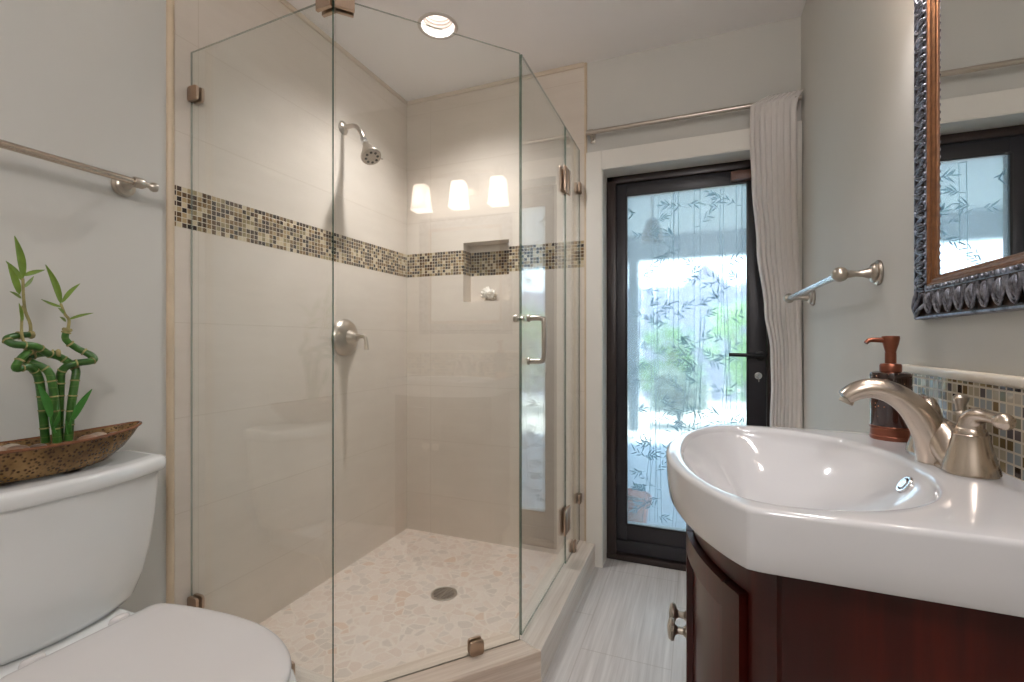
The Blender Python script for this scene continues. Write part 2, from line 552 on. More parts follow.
# shower base: curb and pebble floor
GA, GB, GC, GD = (-1.536, 1.036), (-0.9225, 1.012), (-0.535, 1.435), (-0.535, 2.262)   # line of the glass
def offset(path, d):
    out = []
    n = len(path)
    nr = []
    for a, c in zip(path[:-1], path[1:]):
        t = Vector((c[0] - a[0], c[1] - a[1])).normalized()
        nr.append(Vector((t.y, -t.x)))
    for i, p in enumerate(path):
        if i == 0: m = nr[0]; k = 1
        elif i == n - 1: m = nr[-1]; k = 1
        else:
            m = (nr[i - 1] + nr[i]).normalized(); k = 1 / m.dot(nr[i])
        out.append((p[0] + m.x * d * k, p[1] + m.y * d * k))
    return out
GL = [GA, GB, GC, GD]
co, cin = offset(GL, 0.080), offset(GL, -0.055)
CZ = 0.11
cu = MB()
for i, mi in ((0, 0), (1, 1), (2, 2)):
    cu.mi = mi
    cu.prism([co[i], co[i + 1], cin[i + 1], cin[i]], 0.0, CZ, 0.003)
curb = cu.build('trim_5', [streak_tile('streaked_curb_tile_short', 0, lin(196, 182, 168), lin(232, 224, 214), False), M['curb_diag'], M['curb']], smooth=0, kind='structure')
MB().prism([(XT, GA[1]), GB, GC, GD, (XT, YT)], 0.0, ZS).build('floor_shower', M['pebble'], smooth=0, kind='structure')

# ------------------------------------------------------------------ shower glass
GT = 2.03
def pane(name, p, qv, z0, z1, parent, th=0.0065, soft=False):
    t = Vector((qv[0] - p[0], qv[1] - p[1])); L = t.length; t.normalize()
    m = Matrix(((t.x, 0, t.y, p[0]), (t.y, 0, -t.x, p[1]), (0, 1, 0, 0), (0, 0, 0, 1)))
    b = MB()
    tt = bmesh.new()
    vs = [tt.verts.new(c) for c in ((0, z0, -th / 2), (L, z0, -th / 2), (L, z1, -th / 2), (0, z1, -th / 2), (0, z0, th / 2), (L, z0, th / 2), (L, z1, th / 2), (0, z1, th / 2))]
    for k, qd in enumerate(((3, 2, 1, 0), (4, 5, 6, 7), (0, 1, 5, 4), (1, 2, 6, 5), (2, 3, 7, 6), (3, 0, 4, 7))):
        f = tt.faces.new([vs[i] for i in qd]); f.material_index = 0 if k < 2 else (2 if k == 4 or (k == 5 and soft) else 1)
    bmesh.ops.transform(tt, matrix=m, verts=tt.verts[:])
    bmesh.ops.recalc_face_normals(tt, faces=tt.faces[:])
    b.bm.free(); b.bm = tt
    return b.build(name, [M['glass'], M['glass_edge'], M['glass_top']], parent, smooth=0)

def lerp2(p, qv, t): return (p[0] + (qv[0] - p[0]) * t, p[1] + (qv[1] - p[1]) * t)
def along(p, qv, d):
    L = math.hypot(qv[0] - p[0], qv[1] - p[1]); return lerp2(p, qv, d / L)

def clip(name, p, direc, z0, z1, w, parent, thick=0.009, mat=None):
    """rounded plates on both faces of the glass at point p, direc = along the glass"""
    t = Vector(direc).normalized()
    b = MB()
    for sgn in (1, -1):
        off = sgn * (0.005 + thick / 2)
        m = Matrix(((t.x, 0, t.y, p[0] + t.y * off), (t.y, 0, -t.x, p[1] - t.x * off), (0, 1, 0, 0), (0, 0, 0, 1)))
        b.prism(rounded([(-w / 2, z0), (w / 2, z0), (w / 2, z1), (-w / 2, z1)], 0.008, 4), -thick / 2, thick / 2, 0.0015, 2, m)
    return b.build(name, mat or M['hinge'], parent)

dAB = (GB[0] - GA[0], GB[1] - GA[1]); dBC = (GC[0] - GB[0], GC[1] - GB[1]); dCD = (0, 1)
ga = thing('shower_glass_panel', 'tall clear glass shower panel fixed to the left wall behind the toilet', 'glass panel', (GA[0] + 0.3, GA[1], CZ))
pane('pane', along(GA, GB, 0.003), along(GB, GA, 0.004), CZ, GT, ga, soft=True)
clip('wall_clip', along(GA, GB, 0.024), dAB, 1.865, 1.912, 0.045, ga)
clip('wall_clip', along(GA, GB, 0.024), dAB, 0.215, 0.260, 0.045, ga)
clip('curb_clip', along(GB, GA, 0.185), dAB, CZ + 0.001, CZ + 0.045, 0.045, ga)
gb = thing('shower_glass_panel', 'clear diagonal glass shower panel beside the handled door, in front of the drain', 'glass panel', (-0.73, 1.22, CZ))
pane('pane', along(GB, GC, 0.004), along(GC, GB, 0.004), CZ, GT, gb)
clip('curb_clip', along(GC, GB, 0.158), dBC, CZ + 0.001, CZ + 0.045, 0.045, gb)
# corner clamp sitting on the top edges of both fixed panels
b = MB()
for p0, d in ((GB, (-dAB[0], -dAB[1])), (GB, dBC)):
    t = Vector(d).normalized()
    for sgn in (1, -1):
        off = sgn * 0.011
        m = Matrix(((t.x, 0, t.y, p0[0] + t.y * off), (t.y, 0, -t.x, p0[1] - t.x * off), (0, 1, 0, 0), (0, 0, 0, 1)))
        b.prism([(0.0, GT - 0.032), (0.052, GT - 0.032), (0.052, GT + 0.008), (0.0, GT + 0.008)], -0.0055, 0.0055, 0.001, 1, m)
    m = Matrix(((t.x, 0, t.y, p0[0]), (t.y, 0, -t.x, p0[1]), (0, 1, 0, 0), (0, 0, 0, 1)))
    b.prism([(0.0, GT + 0.001), (0.052, GT + 0.001), (0.052, GT + 0.010), (0.0, GT + 0.010)], -0.0165, 0.0165, 0.001, 1, m)
b.build('corner_clamp', M['hinge'], gb)

HY = 1.992   # hinge line
gd = thing('shower_door', 'frameless clear glass shower door with a nickel D handle', 'shower door', (-0.535, 1.72, CZ + 0.01))
pane('pane', (-0.535, 1.438), (-0.535, HY - 0.003), CZ + 0.012, GT, gd)
b = MB()
hx = -0.535
for s in (1,):
    yh = 1.492
    pts = [(hx + 0.004, yh, 1.165), (hx + 0.045, yh, 1.165), (hx + 0.056, yh, 1.161), (hx + 0.062, yh, 1.150), (hx + 0.062, yh, 1.035),
           (hx + 0.056, yh, 1.024), (hx + 0.045, yh, 1.020), (hx + 0.004, yh, 1.020)]
    b.tube(pts, 0.0085, 14, smooth=4)
    for z in (1.165, 1.020):
        b.lathe([(0.012, 0), (0.013, 0.004), (0.012, 0.008), (0.009, 0.010)], (hx + 0.005, yh, z), (1, 0, 0), 20)
b.build('handle', M['nickel_b'], gd)
b = MB()
b.lathe([(0.011, 0), (0.011, 0.004), (0.006, 0.008), (0.006, 0.022), (0.012, 0.026), (0.014, 0.032), (0.012, 0.040), (0.005, 0.043)], (hx - 0.005, yh, 1.165), (-1, 0, 0), 20)
b.build('inner_knob', M['nickel_b'], gd)
for z in (1.79, 0.305):
    hb = MB()
    for sgn in (1, -1):
        off = sgn * 0.0105
        hb.box(hx + off - 0.005, hx + off + 0.005, HY - 0.048, HY - 0.001, z - 0.055, z + 0.055, 0.004)
        hb.box(hx + off - 0.005, hx + off + 0.005, HY + 0.004, HY + 0.040, z - 0.055, z + 0.055, 0.004)
    hb.lathe([(0.0075, 0), (0.0075, 0.11)], (hx, HY + 0.0015, z - 0.055), (0, 0, 1), 14)
    hb.build('hinge', M['hinge'], gd)
gs = thing('shower_glass_panel', 'narrow clear glass strip hinging the shower door to the tiled back wall', 'glass panel', (-0.535, 2.12, CZ))
pane('pane', (-0.535, HY + 0.006), (-0.535, YT - 0.002), CZ, GT, gs)
clip('wall_clip', (-0.535, YT - 0.024), dCD, 1.81, 1.86, 0.045, gs)
clip('wall_clip', (-0.535, YT - 0.024), dCD, 0.30, 0.345, 0.045, gs)
clip('curb_clip', (-0.535, 2.13), dCD, CZ + 0.001, CZ + 0.05, 0.045, gs)

# ------------------------------------------------------------------ shower fittings
sh = thing('showerhead', 'brushed nickel shower head on a bent arm from the tiled side wall', 'shower head', (XT, 1.742, 2.086))
b = MB(); b.lathe([(0.030, 0), (0.031, 0.004), (0.027, 0.009), (0.018, 0.013), (0.012, 0.016)], (XT, 1.742, 2.086), (1, 0, 0), 32); b.build('flange', M['nickel_b'], sh)
arm = [(XT + 0.006, 1.742, 2.086), (XT + 0.055, 1.742, 2.087), (XT + 0.082, 1.742, 2.076), (XT + 0.103, 1.742, 2.050), (XT + 0.117, 1.742, 2.016)]
b = MB(); b.tube(arm, 0.0105, 16, smooth=5); b.build('arm', M['nickel_b'], sh)
hp = Vector((XT + 0.117, 1.742, 2.016)); hd = Vector((0.53, -0.20, -0.82)).normalized()
b = MB(); b.lathe([(0.013, -0.004), (0.014, 0.0), (0.014, 0.012), (0.010, 0.014), (0.010, 0.018), (0.015, 0.021), (0.016, 0.03), (0.012, 0.036)], hp, hd, 24); b.build('ball_joint', M['chrome'], sh)
h2 = hp + hd * 0.034
b = MB(); b.lathe([(0.014, 0), (0.017, 0.013), (0.025, 0.034), (0.036, 0.058), (0.044, 0.074), (0.0465, 0.083), (0.044, 0.089), (0.040, 0.090)], h2, hd, 40)
b.build('head', M['nickel_b'], sh)
h3 = h2 + hd * 0.0905
b = MB(); b.lathe([(0.039, 0), (0.039, 0.0015), (0.032, 0.0025), (0.010, 0.003)], h3, hd, 36); fp = b.build('face_plate', M['nickel_b'], sh)
sx = hd.cross(Vector((0, 0, 1))).normalized(); sy = sx.cross(hd)
b = MB()
for k in range(8):
    a = 2 * PI * k / 8 + 0.2
    b.lathe([(0.0062, 0), (0.0062, 0.002), (0.003, 0.0026)], h3 + hd * 0.0016 + (sx * math.cos(a) + sy * math.sin(a)) * 0.0265, hd, 12)
b.build('nozzles', M['dark_hole'], fp)
lev0 = h2 + hd * 0.066 - sx * 0.0 + sy * 0.035
b = MB(); lv = (Vector((0.25, 0.95, 0.1))).normalized()
b.tube([h2 + hd * 0.080 + lv * 0.040, h2 + hd * 0.080 + lv * 0.064], [0.003, 0.005], 10); b.build('spray_lever', M['nickel_b'], sh)

sv = thing('shower_valve', 'round brushed nickel shower valve plate with lever handle on the tiled wall', 'shower valve', (XT, 1.766, 1.109))
vc = (XT, 1.752, 1.106)
b = MB(); b.lathe([(0.086, 0), (0.087, 0.004), (0.083, 0.012), (0.069, 0.024), (0.050, 0.034), (0.036, 0.039)], vc, (1, 0, 0), 48); b.build('face_plate', M['nickel_b'], sv)
b = MB(); b.lathe([(0.036, 0.036), (0.033, 0.046), (0.025, 0.056), (0.021, 0.066), (0.018, 0.074), (0.010, 0.078)], vc, (1, 0, 0), 36); b.build('hub', M['nickel_b'], sv)
b = MB(); b.tube([(XT + 0.068, 1.752, 1.107), (XT + 0.094, 1.754, 1.112), (XT + 0.113, 1.756, 1.108), (XT + 0.121, 1.757, 1.090), (XT + 0.124, 1.758, 1.048)], [0.012, 0.0105, 0.0095, 0.0085, 0.0115], 14, smooth=5)
b.build('lever', M['nickel_b'], sv)

dr = thing('floor_drain', 'round metal drain set in the pebble shower floor', 'drain', (-0.991, 1.731, ZS))
b = MB(); b.loft([[(-0.991 + r * math.cos(2 * PI * k / 40), 1.731 + r * math.sin(2 * PI * k / 40), ZS + z) for k in range(40)] for r, z in ((0.056, 0.0005), (0.056, 0.003), (0.053, 0.0045), (0.046, 0.0042), (0.044, 0.002), (0.044, 0.0005))], False, False)
b.build('rim', M['nickel_b'], dr)
b = MB(); b.lathe([(0.045, 0.0004), (0.045, 0.0014)], (-0.991, 1.731, ZS), (0, 0, 1), 32); b.build('well', M['dark_hole'], dr)  # flat dark disc stands in for the shade down the drain
b = MB()
for k in range(-4, 5):
    w = math.sqrt(max(0.0, 0.0445 ** 2 - (k * 0.0098) ** 2))
    if w > 0.006: b.box(-0.991 - w, -0.991 + w, 1.731 + k * 0.0098 - 0.0026, 1.731 + k * 0.0098 + 0.0026, ZS + 0.0014, ZS + 0.0034, 0.0006, 1)
b.box(-0.994, -0.988, 1.731 - 0.044, 1.731 + 0.044, ZS + 0.0014, ZS + 0.0036, 0.0006, 1)
b.build('grate', M['nickel_b'], dr)

# white ruffled bath pouf in the niche
pm = simple('white_mesh_pouf', lin(232, 226, 216), 0.8, var=0.04, scale=40)
b = MB()
pc = Vector((-1.045, 2.31, NZ0 + 0.041))
for k in range(26):
    a = random.random() * 2 * PI; zc = random.uniform(-0.7, 1)
    nrm = Vector((math.cos(a) * math.sqrt(1 - zc * zc), math.sin(a) * math.sqrt(1 - zc * zc), zc * 0.8)).normalized()
    e1 = nrm.cross(Vector((0.3, 0.2, 0.9))).normalized(); e2 = nrm.cross(e1)
    ring0, ring1, ring2 = [], [], []
    for j in range(20):
        t = 2 * PI * j / 20; rr = 1 + 0.18 * math.sin(5 * t + k)
        ring0.append(pc + nrm * 0.012 + (e1 * math.cos(t) + e2 * math.sin(t)) * 0.005)
        ring1.append(pc + nrm * 0.030 + (e1 * math.cos(t) + e2 * math.sin(t)) * 0.012 * rr)
        ring2.append(pc + nrm * (0.036 + 0.004 * math.sin(5 * t + k)) + (e1 * math.cos(t) + e2 * math.sin(t)) * 0.019 * rr)
    b.loft([ring0, ring1, ring2], True, True)
b.ball(pc, 0.030, 16, (1, 0.9, 1))
tag(b.build('bath_pouf', pm, None, (pc.x, pc.y, NZ0)), 'white ruffled bath pouf sitting in the tiled shower niche', 'bath pouf')

# recessed ceiling lamp over the shower
def emis(name, col, strength):
    m, nt, b, o = new_mat(name)
    b.inputs['Base Color'].default_value = (0.9, 0.9, 0.9, 1)
    b.inputs['Emission Color'].default_value = col + (1,)
    b.inputs['Emission Strength'].default_value = strength
    b.inputs['Roughness'].default_value = 0.4
    return m
M['can_white'] = simple('white_baffle', lin(198, 190, 184), 0.3, var=0.01)
M['bulb'] = emis('lamp_lens', (1.0, 0.94, 0.88), 3.5)
rl = thing('recessed_light', 'round white recessed light glowing in the ceiling above the shower', 'ceiling light', (CLX, CLY, ZC))
def ringmesh(prof, seg=48):
    return [[(CLX + r * math.cos(2 * PI * k / seg), CLY + r * math.sin(2 * PI * k / seg), ZC + z) for k in range(seg)] for r, z in prof]
b = MB(); b.loft(ringmesh([(0.0695, 0.0), (0.087, 0.0), (0.087, -0.003), (0.084, -0.0055), (0.074, -0.0055), (0.0695, -0.002), (0.0695, 0.0)]), False, False); b.build('trim_ring', M['can_white'], rl)
prof = [(0.0695, -0.001)]
for k in range(6):
    r = 0.068 - k * 0.0022; z = 0.002 + k * 0.014
    prof += [(r, z), (r - 0.0030, z + 0.004), (r - 0.0012, z + 0.012)]
prof += [(0.034, 0.105), (0.07, 0.108), (0.0705, 0.0)]
b = MB(); b.loft(ringmesh(prof), False, False); b.build('baffle', M['can_white'], rl)
b = MB(); b.loft(ringmesh([(0.036, 0.105), (0.036, 0.085), (0.034, 0.074), (0.025, 0.066), (0.010, 0.063), (0.001, 0.0625)]), True, True); b.build('bulb', M['bulb'], rl)
def lamp(name, loc, energy, col, size, parent=None, kind='POINT', rot=None):
    d = bpy.data.lights.new(name, kind)
    d.energy = energy; d.color = col
    if kind == 'AREA':
        d.shape = 'DISK'; d.size = size
    else: d.shadow_soft_size = size
    o = bpy.data.objects.new(name, d)
    COL.objects.link(o)
    o.location = loc
    if parent:
        o.parent = parent; o.location = Vector(loc) - world_loc(parent)
    if rot: o.rotation_euler = rot
    return o
WARM = (1.0, 0.97, 0.985)
can = lamp('can_glow', (CLX, CLY, ZC + 0.055), L_CAN, WARM, 0.035, rl, 'SPOT')
can.data.spot_size = math.radians(128); can.data.spot_blend = 1.0
# added fill light without any fixture, out of view behind the camera
lamp('room_fill_light', (0.22, -0.60, 2.20), L_FILL, WARM, 0.12)

# ------------------------------------------------------------------ towel bars
def rosette(b, c, axis, r=0.031):
    b.lathe([(r, 0), (r * 1.03, 0.003), (r * 0.97, 0.007), (r * 0.80, 0.009), (r * 0.80, 0.013), (r * 0.68, 0.017), (r * 0.5, 0.019)], c, axis, 32)
def post_profile(L):
    return [(0.0155, 0.014), (0.013, 0.022), (0.0085, 0.034), (0.0072, 0.048), (0.0085, L - 0.012), (0.010, L)]
tb = thing('towel_bar', 'nickel towel bar on the left wall above the bamboo plant', 'towel bar', (XL, 0.56, 1.537))
zb = 1.537
for i, y in enumerate((0.845, 0.235)):
    b = MB(); rosette(b, (XL, y, zb), (1, 0, 0)); b.build('rosette', M['nickel_b'], tb)
    b = MB(); b.lathe(post_profile(0.060), (XL, y, zb), (1, 0, 0), 24)
    b.lathe([(0.0135, -0.013), (0.015, -0.010), (0.015, 0.010), (0.0135, 0.013)], (XL + 0.070, y, zb), (0, 1, 0), 24)
    b.build('post', M['nickel_b'], tb)
b = MB(); b.lathe([(0.0095, 0), (0.0095, 0.606)], (XL + 0.070, 0.237, zb), (0, 1, 0), 20); b.build('bar', M['nickel'], tb)
b = MB(); b.lathe([(0.010, 0), (0.010, 0.006), (0.0075, 0.009), (0.0075, 0.017), (0.0125, 0.023), (0.014, 0.030), (0.012, 0.036), (0.004, 0.038)], (XL + 0.070, 0.857, zb), (0, 1, 0), 24); b.build('finial', M['nickel_b'], tb)

tr = thing('towel_bar', 'short nickel towel bar with ball ends on the right wall by the curtain', 'towel bar', (XR, 1.70, 1.252))
zb = 1.252
M['glass_bar'] = simple('pale_polished_bar', lin(214, 218, 224), 0.22, 0.8, var=0.0)
for y in (1.372, 2.045):
    b = MB(); rosette(b, (XR, y, zb), (-1, 0, 0), 0.030); b.build('rosette', M['nickel_b'], tr)
    b = MB(); b.lathe(post_profile(0.066), (XR, y, zb), (-1, 0, 0), 24); b.build('post', M['nickel_b'], tr)
    b = MB(); b.ball((XR - 0.080, y, zb), 0.0185, 28); b.build('ball_end', M['nickel_b'], tr)
b = MB(); b.lathe([(0.0095, 0), (0.0095, 0.640)], (XR - 0.080, 1.388, zb), (0, 1, 0), 20); b.build('bar', M['glass_bar'], tr)

# ------------------------------------------------------------------ toilet
YCT = 0.612
to = thing('toilet', 'white two-piece toilet with closed lid against the left wall', 'toilet', (-1.15, YCT, 0))
def tank_ring(hw, xb, d, bow, r, z, rb=0.02):
    pts = [(xb, -hw), (xb + d - bow, -hw), (xb + d - bow * 0.32, -hw * 0.6), (xb + d, -hw * 0.2), (xb + d, hw * 0.2), (xb + d - bow * 0.32, hw * 0.6), (xb + d - bow, hw), (xb, hw)]
    o = rounded(pts, [rb, r, 0.25, 0.3, 0.3, 0.25, r, rb], 5)
    return [(p[0], YCT + p[1], z) for p in o]
b = MB()
XB = XL + 0.014
rings = []
for z, hw, d, bow in ((0.392, 0.165, 0.150, 0.04), (0.396, 0.180, 0.164, 0.048), (0.414, 0.192, 0.176, 0.050), (0.47, 0.210, 0.189, 0.053), (0.54, 0.2235, 0.197, 0.055), (0.62, 0.233, 0.203, 0.056), (0.70, 0.238, 0.206, 0.056), (0.735, 0.2395, 0.207, 0.056)):
    rings.append(tank_ring(hw, XB, d, bow, 0.045, z))
b.loft(rings)
b.build('tank', M['porcelain'], to, smooth=50)
b = MB()
rings = []
for z, e in ((0.7355, 0.000), (0.7335, 0.004), (0.734, 0.008), (0.737, 0.010), (0.745, 0.012), (0.762, 0.012), (0.768, 0.009), (0.7715, 0.003), (0.7725, -0.006)):
    rings.append(tank_ring(0.2395 + e, XB - 0.004, 0.210 + e, 0.056, 0.04, z, 0.02))
b.loft(rings)
b.build('tank_lid', M['porcelain'], to, smooth=50)
# bowl: rim, bowl belly and foot as one loft
def egg(xc, a_back, a_front, hw, z, n=48, p=2.2):
    out = []
    for k in range(n):
        t = 2 * PI * k / n
        c, s = math.cos(t), math.sin(t)
        a = a_front if c > 0 else a_back
        e = 2 / (p if c > 0 else 3.0)
        out.append((xc + a * math.copysign(abs(c) ** e, c), YCT + hw * math.copysign(abs(s) ** e, s), z))
    return out
b = MB()
b.loft([egg(-1.10, 0.20, 0.17, 0.115, 0.0), egg(-1.10, 0.20, 0.17, 0.116, 0.02), egg(-1.10, 0.195, 0.16, 0.105, 0.05), egg(-1.10, 0.20, 0.165, 0.10, 0.14),
        egg(-1.08, 0.24, 0.23, 0.125, 0.22), egg(-1.05, 0.28, 0.29, 0.155, 0.29), egg(-1.03, 0.33, 0.312, 0.176, 0.34), egg(-1.02, 0.29, 0.318, 0.182, 0.37), egg(-1.02, 0.29, 0.318, 0.183, 0.393), egg(-1.02, 0.285, 0.312, 0.178, 0.400)])
b.box(XB + 0.01, -1.26, YCT - 0.155, YCT + 0.155, 0.32, 0.3905, 0.012, 3)
b.build('bowl', M['porcelain'], to, smooth=60)
def seat_ring(z, e):
    """elongated seat outline: straight back, oval front"""
    pts = []
    n = 60
    xb = -1.253 - e; xm = -1.00; hw = 0.180 + e; af = 0.282 + e
    for k in range(n + 1):
        t = -PI / 2 + PI * k / n
        pts.append((xm + af * abs(math.cos(t)) ** 0.92, YCT + hw * math.sin(t), z))
    back = []
    for k in range(1, 14):
        u = k / 14
        back.append((xm + (xb + 0.02 - xm) * u, YCT + hw - (hw - 0.150) * u ** 2.2, z))
    back += [(xb + 0.008, YCT + 0.144, z), (xb, YCT + 0.130, z)]
    mir = [(p[0], 2 * YCT - p[1], z) for p in back[::-1]]
    return pts + back + mir
b = MB(); b.loft([seat_ring(0.401, -0.006), seat_ring(0.403, 0), seat_ring(0.412, 0.002), seat_ring(0.4175, -0.003)]); b.build('seat', M['seat'], to, smooth=50)
b = MB(); b.loft([seat_ring(0.4185, -0.004), seat_ring(0.420, 0.001), seat_ring(0.428, 0.003), seat_ring(0.434, 0.0), seat_ring(0.4375, -0.006), seat_ring(0.4395, -0.018), seat_ring(0.4405, -0.04)]); b.build('lid', M['seat'], to, smooth=50)
for s in (-1, 1):
    b = MB(); b.loft([[(-1.274 + 0.012 * math.cos(a) * w, YCT + s * 0.078 + 0.022 * math.sin(a) * w, z) for a in [2 * PI * k / 24 for k in range(24)]] for z, w in ((0.3900, 1), (0.424, 1), (0.432, 0.9), (0.435, 0.6))])
    b.build('hinge', M['seat'], to, smooth=60)

# ------------------------------------------------------------------ bamboo in a boat-shaped bowl on the tank
PX = -1.43
M['bowl_glaze'] = None
def bowl_glaze():
    m, nt, b, o = new_mat('speckled_bronze_glaze')
    v = coords(nt)
    vo = N(nt, 'ShaderNodeTexVoronoi'); vo.inputs['Scale'].default_value = 125; vo.inputs['Randomness'].default_value = 0.8; nt.links.new(v, vo.inputs['Vector'])
    f = noise(nt, v, 22, 4)
    base = ramp(nt, f, [(0.25, lin(78, 54, 28)), (0.5, lin(122, 92, 52)), (0.75, lin(156, 124, 76))])
    d = ramp(nt, vo.outputs['Distance'], [(0.22, (0, 0, 0)), (0.46, (1, 1, 1))])
    nt.links.new(mixc(nt, d, lin(62, 40, 20), base), b.inputs['Base Color'])
    b.inputs['Roughness'].default_value = 0.26
    b.inputs['Metallic'].default_value = 0.25
    bump(nt, b, d, 0.6, 0.0025)
    return m
M['bowl_glaze'] = bowl_glaze()
M['rim_glaze'] = simple('brown_glazed_rim', lin(118, 74, 46), 0.25, 0.1, var=0.2, scale=40)
BY0, BHL = 0.612, 0.212
BZ = 0.774
def boat_ring(hl, hw, z, lift=0.0, n=64):
    out = []
    for k in range(n):
        t = 2 * PI * k / n
        c, s = math.cos(t), math.sin(t)
        yy = hl * c
        w = hw * math.copysign(abs(s) ** 1.12, s)
        out.append((PX + w, BY0 + yy, z + lift * abs(c) ** 2.5))
    return out
pb = thing('planter_bowl', 'boat-shaped speckled bronze ceramic bowl on the toilet tank', 'bowl', (PX, BY0, BZ))
b = MB()
b.loft([boat_ring(0.110, 0.040, BZ + 0.002), boat_ring(0.138, 0.052, BZ + 0.006, 0.006), boat_ring(0.172, 0.064, BZ + 0.026, 0.012), boat_ring(0.194, 0.070, BZ + 0.050, 0.014), boat_ring(0.208, 0.073, BZ + 0.070, 0.014), boat_ring(0.212, 0.074, BZ + 0.075, 0.014),
        boat_ring(0.209, 0.071, BZ + 0.076, 0.014), boat_ring(0.202, 0.067, BZ + 0.071, 0.014), boat_ring(0.17, 0.055, BZ + 0.040, 0.014), boat_ring(0.12, 0.040, BZ + 0.020, 0.004)])
b.build('body', M['bowl_glaze'], pb, smooth=60)
rp = [Vector(p) for p in boat_ring(0.2115, 0.0735, BZ + 0.0755, 0.014)]
b = MB(); b.tube(rp + [rp[0]], 0.0035, 8); b.build('rim', M['rim_glaze'], pb)
for yy in (-0.06, 0.06):
    b = MB(); b.lathe([(0.016, 0), (0.018, 0.003), (0.017, 0.010)], (PX, BY0 + yy, 0.7725), (0, 0, 1), 20); b.build('foot', M['rim_glaze'], pb)
soil = simple('dark_potting_grit', lin(74, 52, 38), 0.9, var=0.3, scale=120, bmp=0.5, bscale=180)
b = MB(); b.loft([boat_ring(0.120, 0.0385, BZ + 0.022, 0.002), boat_ring(0.180, 0.058, BZ + 0.056, 0.010), boat_ring(0.10, 0.03, BZ + 0.061, 0.006)])
tag(b.build('potting_soil', soil, None, (PX, BY0, BZ + 0.022)), 'dark potting grit filling the boat-shaped bowl around the bamboo', 'soil', kind='stuff')
pcols = [lin(150, 128, 108), lin(112, 84, 66), lin(170, 158, 142), lin(96, 78, 66), lin(138, 104, 80)]
pmats = [simple('river_pebble_stone_%d' % i, c, 0.35, var=0.15, scale=50) for i, c in enumerate(pcols)]
peb = [(0.020, 0.525, 0.024, 'pale brown pebble nearest the photo edge in the bamboo bowl'), (0.030, 0.560, 0.019, 'rust brown pebble left of the bamboo stalks in the bowl'),
       (-0.012, 0.566, 0.017, 'small grey pebble behind the left bamboo stalks'), (0.028, 0.597, 0.014, 'dark pebble touching the bamboo stalks from the left'),
       (0.030, 0.690, 0.018, 'tan pebble just right of the bamboo stalks'), (0.008, 0.722, 0.017, 'grey pebble second right of the bamboo stalks'), (0.018, 0.752, 0.013, 'small brown pebble nearest the bowl tip')]
for i, (dx, y, r, lb) in enumerate(peb):
    b = MB(); b.ball((PX + dx, y, BZ + 0.066 + r * 0.3), r, 20, (0.85, 1.15, 0.55))
    tag(b.build('river_pebble', pmats[i % 5], None, (PX + dx, y, BZ + 0.06)), lb, 'pebble', 'river pebbles in the bamboo bowl')

def stalk_mat():
    m, nt, b, o = new_mat('bamboo_stalk')
    v = coords(nt)
    f = noise(nt, v, 30, 3)
    s = N(nt, 'ShaderNodeSeparateXYZ'); nt.links.new(v, s.inputs[0])
    ringf = mth(nt, 'FRACT', mth(nt, 'MULTIPLY', s.outputs[2], 34.0))
    rg = mth(nt, 'MULTIPLY', mth(nt, 'LESS_THAN', ringf, 0.05), 0.25)
    base = ramp(nt, f, [(0.3, lin(30, 72, 20)), (0.7, lin(70, 118, 44))])
    nt.links.new(mixc(nt, rg, base, lin(150, 152, 92)), b.inputs['Base Color'])
    b.inputs['Roughness'].default_value = 0.32
    return m
M['stalk'] = stalk_mat()
M['leaf'] = simple('bamboo_leaf', lin(112, 138, 50), 0.4, var=0.3, scale=25)
M['leaf_dark'] = simple('bamboo_leaf_deep', lin(58, 118, 42), 0.4, var=0.25, scale=25)
M['shoot'] = simple('bamboo_shoot_sheath', lin(158, 148, 96), 0.6, var=0.25, scale=60)
M['node'] = simple('dry_bamboo_node', lin(150, 140, 92), 0.7, var=0.3, scale=90)
lb = thing('lucky_bamboo', 'curly lucky bamboo plant with twisted green stalks in the bronze bowl', 'plant', (PX, 0.645, BZ + 0.055))
ST = [
 ([(0.628, .845), (.623, .923), (.617, .984), (.609, 1.012), (.590, 1.028), (.566, 1.026), (.570, 1.044), (.585, 1.060), (.600, 1.066)], [-.012, -.012, -.010, -.006, .006, .014, .018, .010, -.004], .0085),
 ([(0.640, .845), (.636, .921), (.632, .985), (.624, 1.018), (.603, 1.036), (.590, 1.046), (.620, 1.056), (.648, 1.058)], [.010, .010, .008, .004, -.008, -.014, -.018, -.006], .0085),
 ([(0.652, .845), (.652, .919), (.653, .985), (.652, 1.016), (.668, 1.032), (.705, 1.038), (.706, 1.052), (.684, 1.070), (.664, 1.092), (.666, 1.114)], [-.010, -.008, -.006, .004, .016, .020, .010, -.004, -.008, -.006], .0085),
 ([(0.662, .845), (.668, .930), (.676, .990), (.679, 1.020), (.658, 1.046), (.628, 1.058), (.599, 1.075), (.562, 1.080), (.554, 1.092), (.577, 1.100), (.599, 1.102)], [.008, .008, .006, .000, -.012, -.004, .012, .016, .006, -.004, -.008], .0085)]
